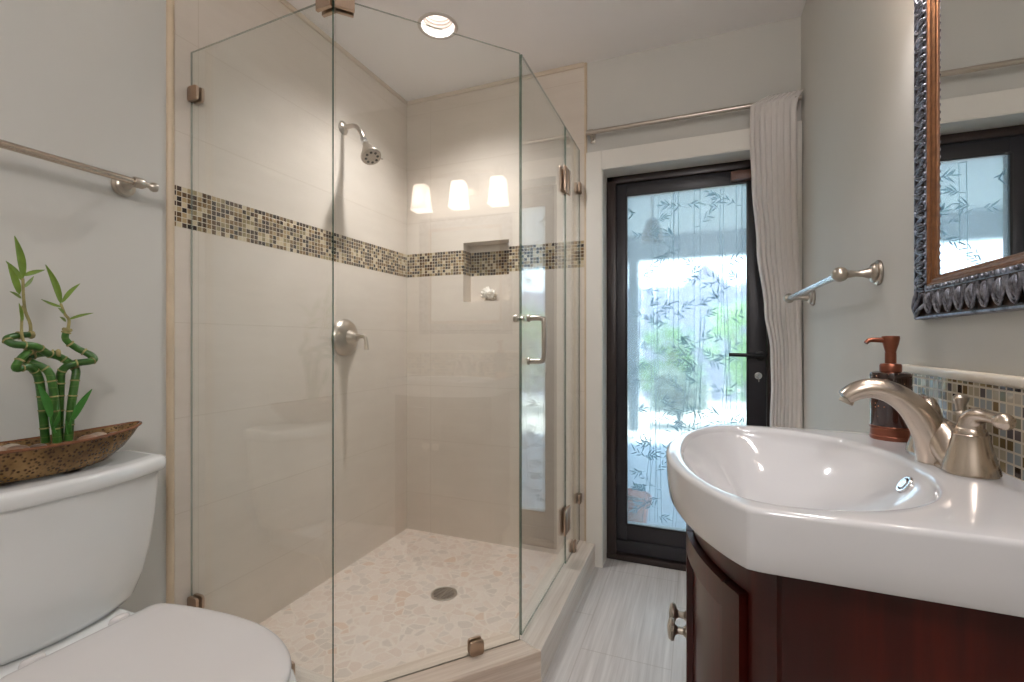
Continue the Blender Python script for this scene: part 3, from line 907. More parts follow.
def leaf_geom(b, base, tip, w, xo, xt, droop=0.0):
    p0 = Vector((PX + xo, base[0], base[1])); p1 = Vector((PX + xt, tip[0], tip[1]))
    ax = (p1 - p0); L = ax.length; ax.normalize()
    side = ax.cross(Vector((1, 0, 0.15))).normalized(); nr = side.cross(ax).normalized()
    rows = []
    n = 9
    for k in range(n + 1):
        t = k / n
        ww = 0.8 * w * (math.sin(PI * min(1, t * 0.92 + 0.06)) ** 0.8) * (1 - t * 0.35) if 0 < k < n else w * 0.06
        c = p0 + ax * (L * t) + side * (0.10 * L * math.sin(PI * t) * droop)
        rows.append((c, ww))
    t = bmesh.new()
    top, bot = [], []
    for c, ww in rows:
        top.append([t.verts.new(c + side * (ww * s) + nr * (abs(s) * ww * 0.35 + 0.0004)) for s in (-1, 0, 1)])
        bot.append([t.verts.new(c + side * (ww * s) + nr * (abs(s) * ww * 0.35 - 0.0004)) for s in (-1, 0, 1)])
    for a, c in zip(range(n), range(1, n + 1)):
        for j in (0, 1):
            t.faces.new((top[a][j], top[a][j + 1], top[c][j + 1], top[c][j]))
            t.faces.new((bot[a][j + 1], bot[a][j], bot[c][j], bot[c][j + 1]))
        t.faces.new((top[a][0], top[c][0], bot[c][0], bot[a][0]))
        t.faces.new((top[c][2], top[a][2], bot[a][2], bot[c][2]))
    for a in (0, n):
        t.faces.new((top[a][0], bot[a][0], bot[a][1], bot[a][2], top[a][2], top[a][1]))
    b.merge(t)
stalks = []
for pts, xo, r in ST:
    b = MB()
    P3 = [(PX + x, y, z) for (y, z), x in zip(pts, xo)]
    n = len(P3)
    b.tube(P3, [r * (1.0 if i < n - 3 else 0.9 - 0.05 * (i - n + 3)) for i in range(n)], 12, smooth=6)
    nb = b; b.mi = 1
    ps, _ = resample([Vector(p) for p in P3], r, 6)
    acc = 0; last = None
    for i in range(1, len(ps) - 1):
        acc += (ps[i] - ps[i - 1]).length
        if acc > 0.030:
            acc = 0
            nb.lathe([(r * 0.95, -0.0022), (r * 1.13, -0.0008), (r * 1.13, 0.0008), (r * 0.95, 0.0022)], ps[i], ps[i + 1] - ps[i - 1], 12)
    nb.lathe([(r * 0.95, -0.003), (r * 1.2, 0.001), (r * 1.0, 0.005), (r * 0.3, 0.006)], ps[-1], ps[-1] - ps[-2], 12)
    stalks.append(b.build('stalk', [M['stalk'], M['node']], lb, smooth=60))
def shoot(parent, path, leaves, r=0.0036, m='leaf'):
    b = MB(); b.tube([(PX + x, y, z) for y, z, x in path], [r * (1 - 0.3 * i / len(path)) for i in range(len(path))], 8, smooth=4)
    s = b.build('shoot', M['shoot'] if m == 'leaf' else M['leaf_dark'], parent, smooth=60)
    b = MB()
    for base, tip, w, xo, xt, dr_ in leaves: leaf_geom(b, base, tip, w, xo, xt, dr_)
    b.build('leaves', M[m], parent, smooth=60)
shoot(stalks[3], [(.599, 1.098, -.008), (.598, 1.126, -.006), (.588, 1.155, -.002), (.583, 1.190, .002), (.582, 1.230, .002)],
      [((.582, 1.230), (.563, 1.322), .011, .002, .014, .3), ((.576, 1.193), (.550, 1.255), .010, .002, .02, .2), ((.582, 1.236), (.613, 1.253), .007, .002, .02, -.3),
       ((.579, 1.184), (.549, 1.196), .005, .002, .03, .3), ((.582, 1.208), (.610, 1.240), .005, .002, -.02, .2), ((.580, 1.225), (.562, 1.268), .008, .002, -.02, .3)])
shoot(stalks[0], [(.585, 1.066, .008), (.579, 1.100, .006), (.579, 1.127, .004), (.582, 1.168, .002)], [((.580, 1.13), (.568, 1.172), .005, .004, .02, .2)], 0.0032)
shoot(stalks[2], [(.666, 1.105, -.006), (.669, 1.138, -.004), (.659, 1.153, .0), (.650, 1.178, .002)],
      [((.650, 1.178), (.616, 1.266), .0105, .002, .015, .35), ((.652, 1.180), (.694, 1.232), .007, .002, -.01, -.5), ((.651, 1.170), (.606, 1.184), .005, .002, .02, -.4),
       ((.667, 1.140), (.707, 1.158), .005, -.003, .02, -.4), ((.658, 1.153), (.637, 1.166), .0055, .0, .02, .3), ((.662, 1.135), (.640, 1.145), .005, -.003, .02, .2)])
shoot(stalks[1], [(.632, .870, .018), (.624, .892, .022), (.621, .912, .024)], [((.622, .905), (.594, .990), .0125, .024, .034, .3), ((.628, .880), (.637, .925), .006, .02, .03, .2)], 0.003, 'leaf_dark')
shoot(stalks[3], [(.662, .868, .016), (.660, .885, .020), (.662, .900, .022)], [((.661, .892), (.699, .968), .0115, .022, .030, -.4), ((.656, .862), (.646, .900), .005, .02, .03, .2)], 0.003, 'leaf_dark')

# ------------------------------------------------------------------ vanity cabinet
VY = 0.862
VR, VAX = 0.400, 0.001           # radius of the bowed front and its apex
VCX = VAX + VR
def arcp(phi, r): return (VCX - r * math.cos(phi), VY + r * math.sin(phi))
def cherry(name, c0, c1, c2):
    m, nt, b, o = new_mat(name)
    v = coords(nt)
    f = noise(nt, scaled(nt, v, (14, 14, 1.6)), 1.0, 5, 0.6)
    f2 = noise(nt, scaled(nt, v, (90, 90, 4)), 1.0, 3, 0.6)
    g = mth(nt, 'ADD', mth(nt, 'MULTIPLY', f, 0.75), mth(nt, 'MULTIPLY', f2, 0.25))
    nt.links.new(ramp(nt, g, [(0.3, c0), (0.5, c1), (0.72, c2)]), b.inputs['Base Color'])
    b.inputs['Roughness'].default_value = 0.30
    b.inputs['Specular IOR Level'].default_value = 0.30
    b.inputs['Coat Weight'].default_value = 0.22
    b.inputs['Coat Roughness'].default_value = 0.10
    return m
M['cherry'] = cherry('dark_cherry_wood', lin(40, 7, 4), lin(58, 11, 6), lin(84, 22, 11))
va = thing('vanity_cabinet', 'dark cherry bow-fronted vanity cabinet under the white basin', 'vanity', (0.2, VY, 0))
PH = math.radians(39.2)
arc = [arcp(-PH + 2 * PH * k / 40, VR) for k in range(41)]
b = MB()
inn = [arcp(-PH * 0.93 + 2 * PH * 0.93 * k / 40, VR - 0.018) for k in range(41)]
o_l = [(XR - 0.004, arc[0][1])] + arc + [(XR - 0.004, arc[-1][1])]
i_l = [(XR - 0.018, arc[0][1] + 0.018)] + inn + [(XR - 0.018, arc[-1][1] - 0.018)]
lv = lambda L, z: [(p[0], p[1], z) for p in L]
b.loft([lv(o_l, 0.10), lv(o_l, 0.828), lv(i_l, 0.828), lv(i_l, 0.118)], True, True)   # open-topped case
b.build('body', M['cherry'], va, smooth=25)
b = MB()
arc2 = [arcp(-PH * 0.94 + 2 * PH * 0.94 * k / 30, VR - 0.05) for k in range(31)]
b.prism([(XR - 0.004, arc2[0][1])] + arc2 + [(XR - 0.004, arc2[-1][1])], 0.0, 0.10)
b.build('toe_kick', M['cherry'], va, smooth=25)
def arcbox(b, p0, p1, r0, r1, z0, z1, n=16, bev=0.0):
    pin = [arcp(p0 + (p1 - p0) * k / n, r0) for k in range(n + 1)]
    pout = [arcp(p0 + (p1 - p0) * k / n, r1) for k in range(n + 1)]
    b.prism(pin + pout[::-1], z0, z1, bev, 1)
# corner stiles of the case and top apron
b = MB()
arcbox(b, -PH, -math.radians(33.0), VR - 0.002, VR + 0.007, 0.10, 0.828, 4)
b.build('corner_stile', M['cherry'], va, smooth=25)
b = MB()
arcbox(b, math.radians(33.0), PH, VR - 0.002, VR + 0.007, 0.10, 0.828, 4)
b.build('corner_stile', M['cherry'], va, smooth=25)
b = MB()
arcbox(b, -math.radians(33.0), math.radians(33.0), VR - 0.002, VR + 0.007, 0.777, 0.828, 30)
b.build('apron', M['cherry'], va, smooth=25)
D0, D1 = math.radians(0.35), math.radians(32.5)
for s in (-1, 1):
    a0, a1 = (-D1, -D0) if s < 0 else (D0, D1)
    wst = math.radians(4.8)
    b = MB()
    r0, r1 = VR, VR + 0.017
    arcbox(b, a0, a0 + wst, r0, r1, 0.115, 0.773, 5, 0.0015)
    arcbox(b, a1 - wst, a1, r0, r1, 0.115, 0.773, 5, 0.0015)
    arcbox(b, a0 + wst, a1 - wst, r0, r1, 0.738, 0.773, 14, 0.0015)
    arcbox(b, a0 + wst, a1 - wst, r0, r1, 0.115, 0.160, 14, 0.0015)
    d = b.build('door', M['cherry'], va, smooth=25)
    b = MB(); arcbox(b, a0 + wst * 0.9, a1 - wst * 0.9, VR + 0.0005, VR + 0.007, 0.150, 0.745, 16); b.build('panel', M['cherry'], d, smooth=25)
    ph = (-0.058 if s < 0 else 0.058)
    kp = arcp(ph, r1 - 0.001)
    dirv = Vector((-math.cos(ph), math.sin(ph), 0))
    b = MB()
    b.lathe([(0.0095, 0), (0.0095, 0.002), (0.006, 0.006), (0.0055, 0.014), (0.008, 0.018), (0.0165, 0.021), (0.0175, 0.025), (0.0145, 0.029), (0.006, 0.031)], (kp[0], kp[1], 0.598), dirv, 24)
    b.build('knob', M['nickel_b'], d)

# ------------------------------------------------------------------ basin top (one heightfield swept around the bowl)
TZ = 0.902
SC = (0.095, VY)
def outer_outline():
    hw = 0.288
    apex, ce = -0.048, 0.052
    sag = ce - apex
    R = (sag * sag + hw * hw) / (2 * sag)
    pts = []
    am = math.asin(hw / R)
    fr = [(apex + R - R * math.cos(a), VY + R * math.sin(a)) for a in [-am + 2 * am * k / 60 for k in range(61)]]
    return fr, hw
fr, HWT = outer_outline()
poly = [(XR - 0.002, VY - HWT - 0.006)] + [(0.30, VY - HWT - 0.005), (0.17, VY - HWT - 0.003)] + fr + [(0.17, VY + HWT + 0.003), (0.30, VY + HWT + 0.005), (XR - 0.002, VY + HWT + 0.006)]
def ray_hit(th, pl):
    d = Vector((math.cos(th), math.sin(th)))
    best = None
    n = len(pl)
    for i in range(n):
        a = Vector(pl[i]) - Vector(SC); c = Vector(pl[(i + 1) % n]) - Vector(SC)
        e = c - a
        den = d.x * e.y - d.y * e.x
        if abs(den) < 1e-12: continue
        t = (a.x * e.y - a.y * e.x) / den
        u = (a.x * d.y - a.y * d.x) / den
        if t > 0 and -1e-9 <= u <= 1 + 1e-9 and (best is None or t < best): best = t
    return best
NA = 288
ths = [2 * PI * k / NA for k in range(NA)]
ths += [math.atan2(p[1] - SC[1], p[0] - SC[0]) % (2 * PI) for p in (poly[0], poly[-1], fr[0], fr[-1])]
ths = sorted(ths)
ro = [ray_hit(t, poly) for t in ths]
# soften the outline corners a little
ro_s = []
for i, t in enumerate(ths):
    dfr = min(abs((math.atan2(c[1] - SC[1], c[0] - SC[0]) - t + PI) % (2 * PI) - PI) for c in (fr[0], fr[-1]))
    f = max(0.0, 1 - dfr / 0.09)
    ro_s.append(ro[i] - 0.003 * f * f)
def bowl_r(t):
    c, s = math.cos(t), math.sin(t)
    a = 0.213 if c > 0 else 0.118
    return 1.0 / ((abs(c) / a) ** 2.15 + (abs(s) / 0.262) ** 2.15) ** (1 / 2.15)
rb = []
for i, t in enumerate(ths):
    rb.append(min(bowl_r(t), ro_s[i] - 0.020))
rings = []
def ring(fn):
    rings.append([(SC[0] + fn(i)[0] * math.cos(t), SC[1] + fn(i)[0] * math.sin(t), fn(i)[1]) for i, t in enumerate(ths)])
def front(t): u = min(1.0, max(0.0, (0.25 - math.cos(t)) / 0.65)); return u * u * (3 - 2 * u)          # 1 at the bowed front, 0 on the wall side
def bexp(t): return 3.2 - 1.9 * front(t)
DEP = 0.115
for s in (0.03, 0.10, 0.2, 0.3, 0.4, 0.5, 0.6, 0.7, 0.78, 0.85, 0.90, 0.94, 0.97):
    ring(lambda i, s=s: (rb[i] * s, TZ - 0.006 - DEP * (1 - s ** bexp(ths[i]))))
for k in range(1, 6):
    a = PI / 2 * k / 5
    ring(lambda i, a=a: (rb[i] * 0.97 + (rb[i] * 0.03 + 0.004) * (1 - math.cos(a)), TZ - 0.0145 + 0.0145 * math.sin(a)))
ring(lambda i: (min(rb[i] + 0.012, ro_s[i] - 0.0085), TZ + 0.0002))
ring(lambda i: (rb[i] + 0.012 + (ro_s[i] - 0.0075 - rb[i] - 0.012) * 0.5 if ro_s[i] - rb[i] > 0.022 else ro_s[i] - 0.008, TZ))
for k in range(0, 6):
    a = PI / 2 * k / 5
    ring(lambda i, a=a: (ro_s[i] - 0.007 + 0.007 * math.sin(a), TZ - 0.007 + 0.007 * math.cos(a)))
ring(lambda i: (ro_s[i] - 0.001, TZ - 0.04))
ring(lambda i: (ro_s[i] - 0.004, TZ - 0.066))
ring(lambda i: (ro_s[i] - 0.008, TZ - 0.072))
ring(lambda i: (ro_s[i] * 0.86, TZ - 0.072))
# closed underside following the bowl
ring(lambda i: (min(rb[i] * (0.97 - 0.36 * front(ths[i])), ro_s[i] * 0.80), TZ - 0.0735))
ring(lambda i: (rb[i] * (0.84 - 0.42 * front(ths[i])), TZ - 0.120))
ring(lambda i: (rb[i] * (0.55 - 0.25 * front(ths[i])), TZ - 0.146))
ring(lambda i: (rb[i] * 0.1, TZ - 0.150))
sk = thing('washbasin', 'glossy white bow-fronted washbasin top with integral oval bowl on the vanity', 'washbasin', (0.18, VY, TZ - 0.072))
b = MB(); b.loft(rings)
b.build('basin', M['sinkwhite'], sk, smooth=40)
# overflow ring on the wall side of the bowl and drain at the bottom
th0 = 0.03
ovp = Vector((SC[0] + 0.213 * 0.925, SC[1] + 0.004, TZ - 0.0315)); ovn = Vector((-0.82, 0, 0.57)).normalized()
b = MB(); b.lathe([(0.0145, -0.006), (0.0145, 0.002), (0.013, 0.004), (0.0105, 0.004), (0.0095, 0.002), (0.0092, -0.004)], ovp, ovn, 28, False); b.build('overflow_ring', M['chrome'], sk)
b = MB(); b.lathe([(0.0098, -0.003), (0.0098, 0.0005)], ovp, ovn, 24); b.build('overflow_hole', M['dark_hole'], sk)  # dark disc painted as the shade inside the overflow opening
b = MB(); b.lathe([(0.0080, 0.0), (0.0080, 0.0035), (0.0070, 0.0045)], ovp + Vector((0, 0.0016, 0)), ovn, 24); b.build('overflow_cap', M['chrome'], sk)
b = MB(); b.lathe([(0.022, 0), (0.022, 0.004), (0.018, 0.006), (0.008, 0.007)], (SC[0], SC[1], TZ - 0.1212), (0, 0, 1), 28); b.build('drain', M['chrome'], sk)

# ------------------------------------------------------------------ mosaic backsplash
def splash_mat():
    m, nt, b, o = new_mat('iridescent_glass_mosaic')
    v = coords(nt)
    s = N(nt, 'ShaderNodeSeparateXYZ'); nt.links.new(v, s.inputs[0])
    st = [(0.0, lin(160, 164, 162)), (0.12, lin(122, 100, 66)), (0.28, lin(196, 182, 156)), (0.42, lin(102, 92, 92)), (0.54, lin(176, 156, 114)), (0.68, lin(140, 138, 116)), (0.78, lin(210, 198, 178)), (0.92, lin(78, 60, 46))]
    mc, on, rv = mosaic_color(nt, s.outputs[1], mth(nt, 'ADD', s.outputs[2], -0.902), 0.0164, st, lin(206, 194, 174), 0.095)
    nt.links.new(mc, b.inputs['Base Color'])
    nt.links.new(mth(nt, 'MULTIPLY_ADD', on, -0.5, 0.62), b.inputs['Roughness'])
    nt.links.new(mth(nt, 'MULTIPLY', on, mth(nt, 'MULTIPLY', rv, 0.35)), b.inputs['Metallic'])
    bump(nt, b, on, 0.3, 0.001)
    return m
b = MB(); b.box(XR - 0.011, XR, 0.50, 1.190, TZ - 0.001, 1.024); bs = b.build('trim_6', splash_mat(), smooth=0, kind='structure')
b = MB()
b.box(XR - 0.0145, XR, 0.50, 1.204, 1.022, 1.039, 0.005, 3)
b.box(XR - 0.0135, XR, 1.188, 1.204, TZ - 0.001, 1.024, 0.004, 3)
b.build('bullnose_cap', simple('cream_bullnose', lin(220, 208, 190), 0.3, var=0.04, scale=20), bs, kind='structure')

# ------------------------------------------------------------------ faucet
FY = 0.895
fa = thing('faucet', 'brushed nickel two-handle faucet with arched spout on the basin', 'faucet', (0.355, FY, TZ))
b = MB()
# deck plate: rounded bar along the wall
def deck(z, e):
    return [(p[0] + 0.355, p[1] + FY, z) for p in rounded([(-0.027 - e, -0.083 - e), (0.027 + e, -0.083 - e), (0.027 + e, 0.083 + e), (-0.027 - e, 0.083 + e)], 0.027, 8)]
b.loft([deck(TZ, 0.001), deck(TZ + 0.004, 0.001), deck(TZ + 0.008, -0.002), deck(TZ + 0.012, -0.007)])
b.build('base', M['nickel'], fa, smooth=60)
sp = [(0.340, FY, 0.904), (0.333, FY, 0.938), (0.322, FY, 0.967), (0.304, FY, 0.991), (0.281, FY, 1.007), (0.257, FY, 1.012), (0.238, FY, 1.007), (0.222, FY, 0.996)]
rd = [(0.025, 0.029), (0.0215, 0.0245), (0.0215, 0.0220), (0.0185, 0.0205), (0.0168, 0.0192), (0.0155, 0.0182), (0.0142, 0.0172), (0.0118, 0.0155)]
b = MB(); b.tube(sp, rd, 28, up=(1, 0, 0), smooth=6)
# saddle that flows from the spout foot to both handle bells
b.tube([(0.352, FY - 0.060, 0.912), (0.350, FY - 0.040, 0.917), (0.347, FY - 0.020, 0.930), (0.344, FY, 0.940), (0.347, FY + 0.020, 0.930), (0.350, FY + 0.040, 0.917), (0.352, FY + 0.060, 0.912)], [(0.016, 0.024), (0.019, 0.024), (0.026, 0.024), (0.030, 0.024), (0.026, 0.024), (0.019, 0.024), (0.016, 0.024)], 20, smooth=5)
b.build('spout', M['nickel'], fa, smooth=60)
b = MB(); b.lathe([(0.0105, 0.0), (0.0105, 0.006), (0.008, 0.007)], (0.226, FY, 0.993), (-0.45, 0, -0.9), 20); b.build('aerator', M['nickel_b'], fa)
for s in (-1, 1):
    y = FY + s * 0.0600
    b = MB()
    b.lathe([(0.031, 0.004), (0.030, 0.010), (0.0265, 0.022), (0.0225, 0.038), (0.0195, 0.052), (0.0195, 0.055), (0.0185, 0.056), (0.0175, 0.056), (0.0175, 0.060), (0.014, 0.066), (0.008, 0.069)], (0.354, y, TZ), (0, 0, 1), 36)
    h = b.build('handle', M['nickel'], fa, smooth=40)
    b = MB()
    b.tube([(0.354, y, TZ + 0.056), (0.354, y + s * 0.003, TZ + 0.073), (0.356, y + s * 0.014, TZ + 0.083), (0.359, y + s * 0.030, TZ + 0.084), (0.362, y + s * 0.048, TZ + 0.083)], [0.0150, 0.0140, 0.0112, 0.0080, 0.0075], 18, smooth=5)
    b.ball((0.363, y + s * 0.056, TZ + 0.082), 0.0110, 20, (1, 1.15, 1))
    b.build('lever', M['nickel'], h, smooth=60)
b = MB()
b.lathe([(0.004, 0), (0.004, 0.066), (0.0085, 0.067), (0.0085, 0.070), (0.0055, 0.073), (0.0065, 0.082), (0.0095, 0.090), (0.0095, 0.094), (0.0060, 0.097)], (0.372, FY + 0.010, TZ + 0.006), (0, 0, 1), 20)
b.build('lift_rod', M['nickel_b'], fa)

# ------------------------------------------------------------------ soap dispenser
def speck():
    m, nt, b, o = new_mat('dark_speckled_glass')
    v = coords(nt)
    vo = N(nt, 'ShaderNodeTexVoronoi'); vo.inputs['Scale'].default_value = 130; nt.links.new(v, vo.inputs['Vector'])
    n2 = noise(nt, v, 30, 2)
    d = mth(nt, 'MULTIPLY', mth(nt, 'LESS_THAN', vo.outputs['Distance'], 0.14), mth(nt, 'GREATER_THAN', n2, 0.52))
    base = ramp(nt, noise(nt, v, 12, 3), [(0.3, lin(30, 14, 10)), (0.7, lin(66, 26, 18))])
    nt.links.new(mixc(nt, d, base, lin(196, 150, 120)), b.inputs['Base Color'])
    b.inputs['Roughness'].default_value = 0.10
    b.inputs['Coat Weight'].default_value = 0.5
    return m
SX, SY = 0.342, 1.083
so = thing('soap_dispenser', 'dark brown speckled soap dispenser with copper pump at the basin corner', 'soap dispenser', (SX, SY, TZ))
b = MB(); b.lathe([(0.0305, 0.024), (0.0315, 0.027), (0.0318, 0.115), (0.0318, 0.121), (0.0305, 0.125), (0.024, 0.1275), (0.016, 0.128)], (SX, SY, TZ), (0, 0, 1), 40); b.build('bottle', speck(), so)
b = MB(); b.lathe([(0.031, 0.0), (0.0325, 0.003), (0.0325, 0.007), (0.0315, 0.008), (0.0315, 0.021), (0.0325, 0.022), (0.0325, 0.025), (0.0312, 0.026)], (SX, SY, TZ), (0, 0, 1), 40); b.build('base_band', M['copper'], so)
b = MB(); b.lathe([(0.0165, 0.126), (0.0172, 0.129), (0.0172, 0.139), (0.0155, 0.142), (0.009, 0.143), (0.0088, 0.162), (0.0095, 0.163)], (SX, SY, TZ), (0, 0, 1), 32); b.build('collar', M['copper'], so)
b = MB(); b.lathe([(0.0075, 0.159), (0.009, 0.167), (0.0125, 0.181), (0.0142, 0.190), (0.0135, 0.194), (0.005, 0.195)], (SX, SY, TZ), (0, 0, 1), 28)
b.tube([(SX - 0.006, SY, TZ + 0.186), (SX - 0.022, SY - 0.002, TZ + 0.187), (SX - 0.034, SY - 0.003, TZ + 0.1865), (SX - 0.040, SY - 0.004, TZ + 0.181)], [0.0055, 0.0048, 0.0042, 0.0038], 12, smooth=4)
b.build('pump', M['copper'], so)

# ------------------------------------------------------------------ mirror with carved frame
MY0, MY1, MZ0, MZ1 = 0.575, 1.133, 1.128, 1.785
mi = thing('mirror', 'wall mirror in a carved pewter and copper frame above the basin', 'mirror', (XR, (MY0 + MY1) / 2, MZ0))
def frame_sweep(prof):
    """prof: (d inward from the outer edge, h off the wall); four mitred sides"""
    rings = []
    for cy_, cz_, sy_, sz_ in ((MY0, MZ0, 1, 1), (MY1, MZ0, -1, 1), (MY1, MZ1, -1, -1), (MY0, MZ1, 1, -1)):
        rings.append([(XR - h, cy_ + sy_ * d, cz_ + sz_ * d) for d, h in prof])
    t = bmesh.new()
    R = [[t.verts.new(p) for p in r] for r in rings]
    n = len(prof)
    for i in range(4):
        a, c = R[i], R[(i + 1) % 4]
        for k in range(n):
            t.faces.new((a[k], a[(k + 1) % n], c[(k + 1) % n], c[k]))
    b = MB(); b.merge(t); return b
def antique(name, c0, c1, rough):
    m, nt, b, o = new_mat(name)
    v = coords(nt)
    f = noise(nt, v, 70, 4, 0.6)
    nt.links.new(ramp(nt, f, [(0.35, c0), (0.62, c1)]), b.inputs['Base Color'])
    b.inputs['Metallic'].default_value = 0.85
    b.inputs['Roughness'].default_value = rough
    return m
M['pewter'] = antique('antique_pewter', lin(84, 82, 88), lin(156, 158, 170), 0.36)
M['pewter_dark'] = antique('dark_antique_ground', lin(42, 32, 28), lin(84, 60, 48), 0.5)
M['fr_copper'] = antique('antique_copper_gilt', lin(122, 84, 60), lin(140, 98, 68), 0.36)
frame_sweep([(0.0, 0.0), (0.0, 0.014), (0.002, 0.017), (0.005, 0.017), (0.005, 0.0)]).build('outer_lip', M['pewter'], mi, smooth=20)
frame_sweep([(0.005, 0.0), (0.005, 0.0145), (0.025, 0.0155), (0.048, 0.0165), (0.050, 0.0165), (0.050, 0.0)]).build('frame_ground', M['pewter_dark'], mi, smooth=20)
frame_sweep([(0.050, 0.0), (0.050, 0.0175), (0.052, 0.0185), (0.057, 0.0185), (0.059, 0.0175), (0.059, 0.0)]).build('inner_ledge', M['pewter'], mi, smooth=30)
frame_sweep([(0.059, 0.0), (0.059, 0.0178), (0.0605, 0.0185), (0.0620, 0.0178), (0.0635, 0.0152), (0.0665, 0.0140), (0.0690, 0.0142), (0.0705, 0.0130), (0.0715, 0.0112), (0.0745, 0.0105), (0.076, 0.0095), (0.076, 0.0)]).build('inner_moulding', M['fr_copper'], mi, smooth=30)
MD = 0.074
b = MB(); b.box(XR - 0.009, XR - 0.003, MY0 + MD, MY1 - MD, MZ0 + MD, MZ1 - MD)
gm = bpy.data.materials.new('silvered_mirror'); gm.use_nodes = True
pbm = gm.node_tree.nodes['Principled BSDF']
pbm.inputs['Base Color'].default_value = (0.90, 0.92, 0.92, 1); pbm.inputs['Metallic'].default_value = 1.0; pbm.inputs['Roughness'].default_value = 0.0
b.build('mirror_glass', gm, mi, smooth=0)
# carved leaf motifs and bead row, one mesh per rail
def motif(b, o, ex, ey, w, s=1.0):
    """o = centre of the band's outer edge, ex = along the rail, ey = inward; relief follows the sloped band"""
    nx = Vector((-1, 0, 0))
    P = lambda x, y, h: o + ex * x + ey * (y * 0.92) + nx * (0.0150 + y * 0.05 + h)
    hwid = w * 0.46
    for k, (ww, rr, hh) in enumerate(((1.0, 0.0021, 0.002), (0.72, 0.0016, 0.0022))):
        for sg in (-1, 1):
            pts = [P(sg * hwid * ww, 0.052, hh), P(sg * hwid * ww * 0.98, 0.040, hh), P(sg * hwid * ww * 0.75, 0.026, hh + 0.001), P(sg * hwid * ww * 0.32, 0.0135 + k * 0.004, hh + 0.001), P(0, 0.010 + k * 0.005, hh)]
            b.tube(pts, [rr * 0.8, rr, rr, rr, rr * 0.8], 6, smooth=2)
    for sg in (-1, 1):
        pts = [P(sg * hwid * 0.18, 0.020, 0.001), P(sg * hwid * 0.30, 0.032, 0.003), P(sg * hwid * 0.34, 0.042, 0.003), P(sg * hwid * 0.18, 0.050, 0.001)]
        b.tube(pts, [0.0012, 0.0030, 0.0026, 0.0008], 6, smooth=2)
    b.tube([P(0, 0.017, 0.001), P(0, 0.030, 0.004), P(0, 0.043, 0.004), P(0, 0.051, 0.001)], [0.0008, 0.0022, 0.0018, 0.0006], 6, smooth=2)
rails = [((MY0, MZ0), Vector((0, 1, 0)), Vector((0, 0, 1)), MY1 - MY0), ((MY1, MZ0), Vector((0, 0, 1)), Vector((0, -1, 0)), MZ1 - MZ0),
         ((MY1, MZ1), Vector((0, -1, 0)), Vector((0, 0, -1)), MY1 - MY0), ((MY0, MZ1), Vector((0, 0, -1)), Vector((0, 1, 0)), MZ1 - MZ0)]
for (cy_, cz_), ex, ey, L in rails:
    o0 = Vector((XR, cy_, cz_))
    b = MB()
    n = round((L - 0.10) / 0.034)
    w = (L - 0.10) / n
    for k in range(n): motif(b, o0 + ex * (0.05 + w * (k + 0.5)), ex, ey, w)
    # leaf over the mitre
    dg = (ex + ey).normalized()
    for off in (-0.35, 0, 0.35):
        dd = (ex * math.cos(PI / 4 + off) + ey * math.sin(PI / 4 + off))
        pts = [o0 + dd * r + Vector((-1, 0, 0)) * h for r, h in ((0.010, 0.016), (0.026, 0.020), (0.045, 0.021), (0.066, 0.020))]
        b.tube(pts, [0.002, 0.0045, 0.004, 0.002], 8, smooth=3)
    b.build('carved_leaves', M['pewter'], mi, smooth=60)
    b = MB()
    n = round((L - 0.116) / 0.0135)
    for k in range(n):
        c = o0 + ex * (0.058 + (L - 0.116) * (k + 0.5) / n) + ey * 0.0545 + Vector((-0.0195, 0, 0))
        b.ball(c, 0.0036, 8, (0.8, 1, 1))
    b.build('bead_row', M['pewter'], mi, smooth=60)

# ------------------------------------------------------------------ vanity light over the mirror (seen in the shower glass)
VL = thing('vanity_light', 'three-shade wall lamp above the mirror, seen reflected in the shower glass', 'wall light', (XR, 0.864, 1.98))
b = MB(); b.box(XR - 0.018, XR - 0.001, 0.784, 0.944, 1.895, 2.035, 0.004); b.build('backplate', M['nickel_b'], VL)
b = MB(); b.box(XR - 0.082, XR - 0.066, 0.618, 1.110, 1.988, 2.004, 0.003); b.box(XR - 0.07, XR - 0.015, 0.854, 0.874, 1.988, 2.004, 0.003); b.build('arm', M['nickel_b'], VL)
def shade_mat():
    m, nt, b, o = new_mat('glowing_pleated_shade')
    v = coords(nt)
    s = N(nt, 'ShaderNodeSeparateXYZ'); nt.links.new(v, s.inputs[0])
    wv = mth(nt, 'SINE', mth(nt, 'MULTIPLY', s.outputs[1], 900))
    b.inputs['Base Color'].default_value = (0.9, 0.86, 0.80, 1)
    b.inputs['Emission Color'].default_value = (1.0, 0.87, 0.78, 1)
    nt.links.new(mth(nt, 'MULTIPLY_ADD', wv, 0.5, SHADE_E), b.inputs['Emission Strength'])
    b.inputs['Roughness'].default_value = 0.6
    tl = N(nt, 'ShaderNodeBsdfTranslucent'); tl.inputs[0].default_value = (0.92, 0.88, 0.84, 1)
    mx = N(nt, 'ShaderNodeMixShader'); mx.inputs[0].default_value = 0.6
    nt.links.new(b.outputs[0], mx.inputs[1]); nt.links.new(tl.outputs[0], mx.inputs[2]); nt.links.new(mx.outputs[0], o.inputs['Surface'])
    return m
SHADE_E = 2.8
M['shade'] = shade_mat()
def sq_ring(cx_, cy_, hw, r, z, n=6):
    return [(cx_ + p[0], cy_ + p[1], z) for p in rounded([(-hw, -hw), (hw, -hw), (hw, hw), (-hw, hw)], r, n)]
